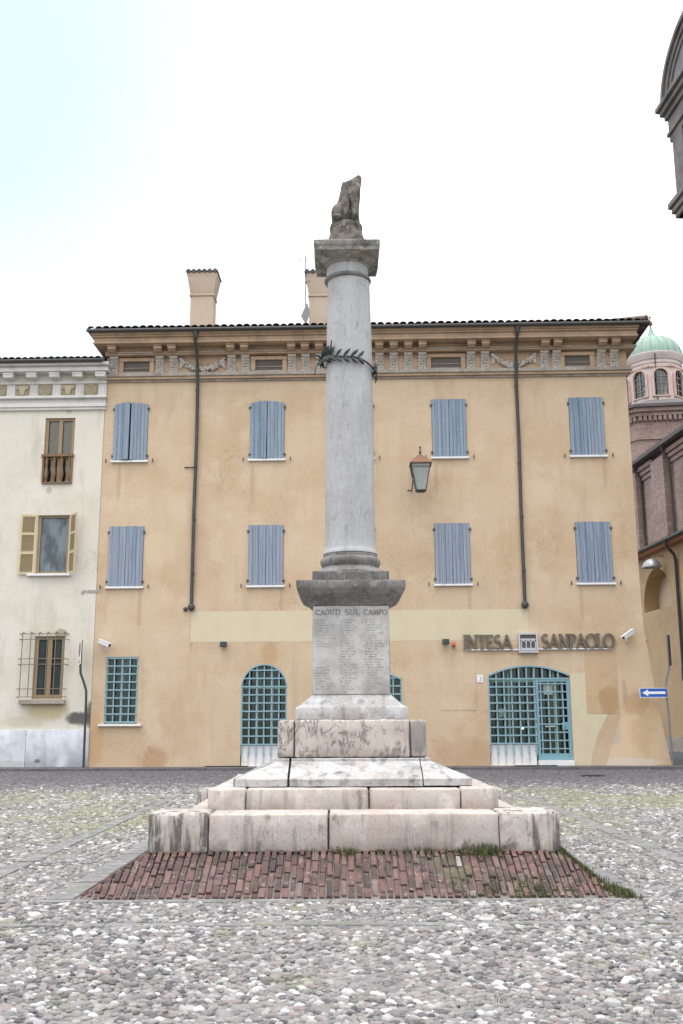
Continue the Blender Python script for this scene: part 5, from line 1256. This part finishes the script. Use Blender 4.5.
# drum: real openings, glazed, so that the sky shows through from the far side
RD = 2.42; seg = 96; zr = [29.4, 30.55, 30.9, 31.3, 31.7, 32.1, 32.45, 32.75, 32.95, 33.10, 34.0]; off = -100
def inwin(aa, z):                                       # angle (deg) from the window axis
    if z < 30.55: return False
    if z < 32.45: return abs(aa) < 15
    return abs(aa) < 15*math.sqrt(max(0, 1-((z-32.45)/.66)**2)) if z < 33.1 else False
WA = [k*45-95 for k in range(8)]                    # window axes in world degrees
b = MB(); rot0 = math.degrees(oc.rotation_euler.z)
for r_, flip in ((RD, False), (RD-.35, True)):
    for k in range(seg):
        a0, a1 = 360*k/seg, 360*(k+1)/seg; am = (a0+a1)/2
        da = min(((am+rot0-w+180) % 360-180 for w in WA), key=abs)
        for z0, z1 in zip(zr[:-1], zr[1:]):
            if inwin(da, (z0+z1)/2): continue
            q = [(r_*math.cos(R(a0)), r_*math.sin(R(a0)), z0), (r_*math.cos(R(a1)), r_*math.sin(R(a1)), z0), (r_*math.cos(R(a1)), r_*math.sin(R(a1)), z1), (r_*math.cos(R(a0)), r_*math.sin(R(a0)), z1)]
            b.add(q, [(3, 2, 1, 0) if flip else (0, 1, 2, 3)])
dr = b.build('drum', 'drum_pink', oc)
MB().lathe([(RD+.0, 33.62), (RD+.10, 33.64), (RD+.12, 33.74), (RD+.02, 33.78)], seg=64).lathe([(RD, 33.99), (RD+.12, 34.02), (RD+.2, 34.2), (RD+.34, 34.42), (RD+.36, 34.58), (RD+.30, 34.62)], seg=64).build('cornice', 'drum_pink', dr, smooth=40)
for w in WA:
    a = R(w-rot0); M = Matrix.Rotation(a+math.pi/2, 4, 'Z')
    ou_ = [(x, z) for x, z in seg_arch(-.80, .80, 30.45, 32.45, .70, 14)]; in_ = [(x, z) for x, z in seg_arch(-.61, .61, 30.55, 32.42, .60, 14)]
    n = len(ou_); vs = [M @ Vector((x, -RD-.10+.13*(x/.8)**2*0, z)) for x, z in ou_]+[M @ Vector((x, -RD-.10, z)) for x, z in in_]+[M @ Vector((x, -RD+.25, z)) for x, z in ou_]+[M @ Vector((x, -RD+.25, z)) for x, z in in_]
    s_ = MB().add(vs, [(i, (i+1) % n, n+(i+1) % n, n+i) for i in range(n)]+[(i, 2*n+i, 2*n+(i+1) % n, (i+1) % n) for i in range(n)]+[(n+i, n+(i+1) % n, 3*n+(i+1) % n, 3*n+i) for i in range(n)])
    s_.box(-.95, .95, -RD-.06, -RD+.3, 33.22, 33.38, M); sr = s_.build('window', 'drum_rose', oc)
    MB().prism(in_, -RD+.16, -RD+.18, M=M).build('pane', 'clear_pane', sr)
    f = MB()
    for x in (-.58, 0, .58): f.box(x-.035, x+.035, -RD+.08, -RD+.14, 30.55, 32.95 if x == 0 else 32.45, M)
    for z in (30.58, 31.15, 31.75, 32.35): f.box(-.6, .6, -RD+.085, -RD+.145, z-.03, z+.03, M)
    f.build('glazing_bars', 'pole_grey', sr)
b = MB(); pr = [(RD+.20, 34.62)]+[((RD+.18)*math.cos(R(a))**.9, 34.64+2.2*math.sin(R(a))) for a in range(0, 80, 6)]+[(.50, 36.86), (.38, 37.05), (.24, 37.4), (.15, 37.7)]
b.lathe(pr, seg=48)
for k in range(20):
    a = 2*math.pi*k/20; b.tube([((r+.02)*math.cos(a), (r+.02)*math.sin(a), z) for r, z in pr[1:-4]], .035, 5)
b.build('dome', 'copper_green', oc, smooth=35)
MB().lathe([(.16, 37.3), (.22, 37.36), (.22, 37.45), (.1, 37.55), (.07, 37.9), (.05, 38.1)], seg=16).ball((0, 0, 38.25), .22, 12, 8).tube([(0, 0, 38.4), (0, 0, 39.1)], .05, 6).tube([(-.2, 0, 38.85), (.2, 0, 38.85)], .045, 6).build('finial', 'copper_rust', oc, smooth=True)
dp = MB().tube([((RD+.3)*math.cos(R(-104-rot0)), (RD+.3)*math.sin(R(-104-rot0)), 34.4), ((RD+.06)*math.cos(R(-104-rot0)), (RD+.06)*math.sin(R(-104-rot0)), 33.5), ((RD+.06)*math.cos(R(-104-rot0)), (RD+.06)*math.sin(R(-104-rot0)), 30)], .05, 6).build('downpipe', 'lead_pipe', oc)

for ch in oc.children:
    if ch.name.split('.')[0] in ('drum', 'dome', 'finial', 'window') or ch.name == dp.name: ch.location.z = -.72
ct = thing('church_tower', 'tall dark grey stone church wall with stepped cornices and curved gable at the right edge', 'church', (15.42, 54, 0), A_)
e = -10.35                                              # far end of the wall along the street
MB().box(.42, 12, e-18, e-.25, 0, 24.995).box(0, 12, e-18, e, 25.0, 25.8).build('wall', 'grey_wall', ct)
MB().box(.27, .43, e-1.8, e-.4, 0, 24.99).box(.27, .43, e-9, e-7.2, 0, 24.99).build('pilaster', 'grey_stone', ct)
def tband(z0, z1, o_): MB().box(-o_, 12.3, e-18, e+o_, z0, z1).build('cornice', 'grey_stone', ct, bevel=.03)
for z0, z1, o_ in ((25.0, 25.25, .12), (25.27, 25.55, .24), (25.57, 25.85, .36), (29.0, 29.3, .10), (29.32, 29.5, .20), (29.52, 30.2, .12), (30.22, 30.5, .24), (30.52, 30.78, .40), (30.80, 31.05, .55)): tband(z0, z1, o_)
MB().box(0.02, 12, e-18, e-.02, 25.8, 30.3).build('upper_wall', 'grey_wall', ct)
MB().box(-.10, .02, e-1.3, e-.18, 25.9, 29.0).build('pilaster', 'grey_stone', ct)
MB().prism(seg_arch(e-5.4, e-1.9, 26.3, 27.2, 1.3, 16), -.06, .05, 'x').build('niche', 'pole_dark', ct)
# curved gable above the cornice, with a moulded rim
c0 = e-3.65; HL, HR = 4.0, 2.9
poly = [(c0+HL*math.cos(R(a)), 31.06+HR*math.sin(R(a))) for a in range(0, 181, 6)]
MB().prism(poly, -.05, 3.0, 'x').build('gable', 'grey_wall', ct)
b = MB()
for dr_, o_ in ((.0, .34), (-.28, .22), (-.55, .13)):
    for i in range(30):
        a0, a1 = R(6*i), R(6*i+6); P0 = lambda a, q: (c0+(HL+q)*math.cos(a), 31.062+max(0, (HR+q)*math.sin(a)))
        (ya, za), (yb_, zb), (yc, zc), (yd, zd) = P0(a0, dr_), P0(a1, dr_), P0(a1, dr_-.24), P0(a0, dr_-.24)
        b.add([(-o_, ya, za), (-o_, yb_, zb), (-o_, yc, zc), (-o_, yd, zd), (2.9, ya, za), (2.9, yb_, zb), (-.04, yc, zc), (-.04, yd, zd)], [(0, 1, 2, 3), (0, 4, 5, 1), (3, 2, 6, 7)])
b.build('gable_moulding', 'grey_stone', ct)

# ------------------------------------------------------------------ daylight: bright thin overcast
w = bpy.data.worlds.new('World'); sc.world = w; w.use_nodes = True; nt = w.node_tree; bg = nt.nodes['Background']
EL, AZ = R(76), R(-150)                                # sun direction: behind the photographer, from the left
sky = nt.nodes.new('ShaderNodeTexSky'); sky.sky_type = 'NISHITA'; sky.sun_disc = False; sky.sun_elevation = EL; sky.sun_rotation = AZ
sky.air_density = 1.0; sky.dust_density = 3.0; sky.ozone_density = 1.0
tc = nt.nodes.new('ShaderNodeTexCoord'); nz = nt.nodes.new('ShaderNodeTexNoise'); nz.inputs['Scale'].default_value = 1.3; nz.inputs['Detail'].default_value = 4
mp = nt.nodes.new('ShaderNodeMapping'); mp.inputs['Scale'].default_value = (1, 1, 2.2); mp.inputs['Location'].default_value = (.35, .2, .1)
nt.links.new(tc.outputs['Generated'], mp.inputs[0]); nt.links.new(mp.outputs[0], nz.inputs['Vector'])
mr = nt.nodes.new('ShaderNodeMapRange'); mr.interpolation_type = 'SMOOTHSTEP'; nt.links.new(nz.outputs['Fac'], mr.inputs[0])
for i, v in ((1, .34), (2, .58), (3, .80), (4, .97)): mr.inputs[i].default_value = v
def vm(op, a, b):
    n = nt.nodes.new('ShaderNodeVectorMath'); n.operation = op
    for k, v in enumerate((a, b)):
        if isinstance(v, tuple): n.inputs[k].default_value = v
        else: nt.links.new(v, n.inputs[k])
    return n
def fm(op, a, b):
    n = nt.nodes.new('ShaderNodeMath'); n.operation = op
    for k, v in enumerate((a, b)):
        if isinstance(v, (int, float)): n.inputs[k].default_value = v
        else: nt.links.new(v, n.inputs[k])
    return n.outputs[0]
sep = nt.nodes.new('ShaderNodeSeparateXYZ'); nt.links.new(tc.outputs['Generated'], sep.inputs[0])
# overcast deck: brighter overhead than near the horizon, and a thin blue break towards the upper left
zen = fm('ADD', 5.4, fm('MULTIPLY', fm('MAXIMUM', sep.outputs[2], 0.), 14.))
dk = vm('SCALE', (.975, .99, 1.02), (0, 0, 0)); nt.links.new(zen, dk.inputs['Scale'])
dt = vm('DOT_PRODUCT', tc.outputs['Generated'], (-.37, .69, .62)); br = nt.nodes.new('ShaderNodeMapRange'); br.interpolation_type = 'SMOOTHSTEP'
nt.links.new(dt.outputs['Value'], br.inputs[0])
for k, v in ((1, .875), (2, .995), (3, 1.), (4, .16)): br.inputs[k].default_value = v
mx = nt.nodes.new('ShaderNodeMix'); mx.data_type = 'RGBA'; nt.links.new(fm('MULTIPLY', mr.outputs[0], br.outputs[0]), mx.inputs[0]); sk2 = vm('SCALE', sky.outputs[0], (0, 0, 0)); sk2.inputs['Scale'].default_value = 2.4; nt.links.new(sk2.outputs[0], mx.inputs[6]); nt.links.new(dk.outputs[0], mx.inputs[7])
nt.links.new(mx.outputs[2], bg.inputs[0]); bg.inputs[1].default_value = .10
sd = bpy.data.lights.new('sun', 'SUN'); sd.energy = 1.0; sd.angle = R(35); sd.color = (1, .95, .88)
so = bpy.data.objects.new('sun', sd); COL.objects.link(so)
az = AZ
d = Vector((math.cos(EL)*math.sin(AZ), math.cos(EL)*math.cos(AZ), math.sin(EL))); so.rotation_euler = (-d).to_track_quat('-Z', 'Y').to_euler()
vs_ = sc.view_settings; vs_.view_transform = 'Standard'; vs_.look = 'None'; vs_.gamma = 1; vs_.exposure = .74; vs_.use_curve_mapping = False
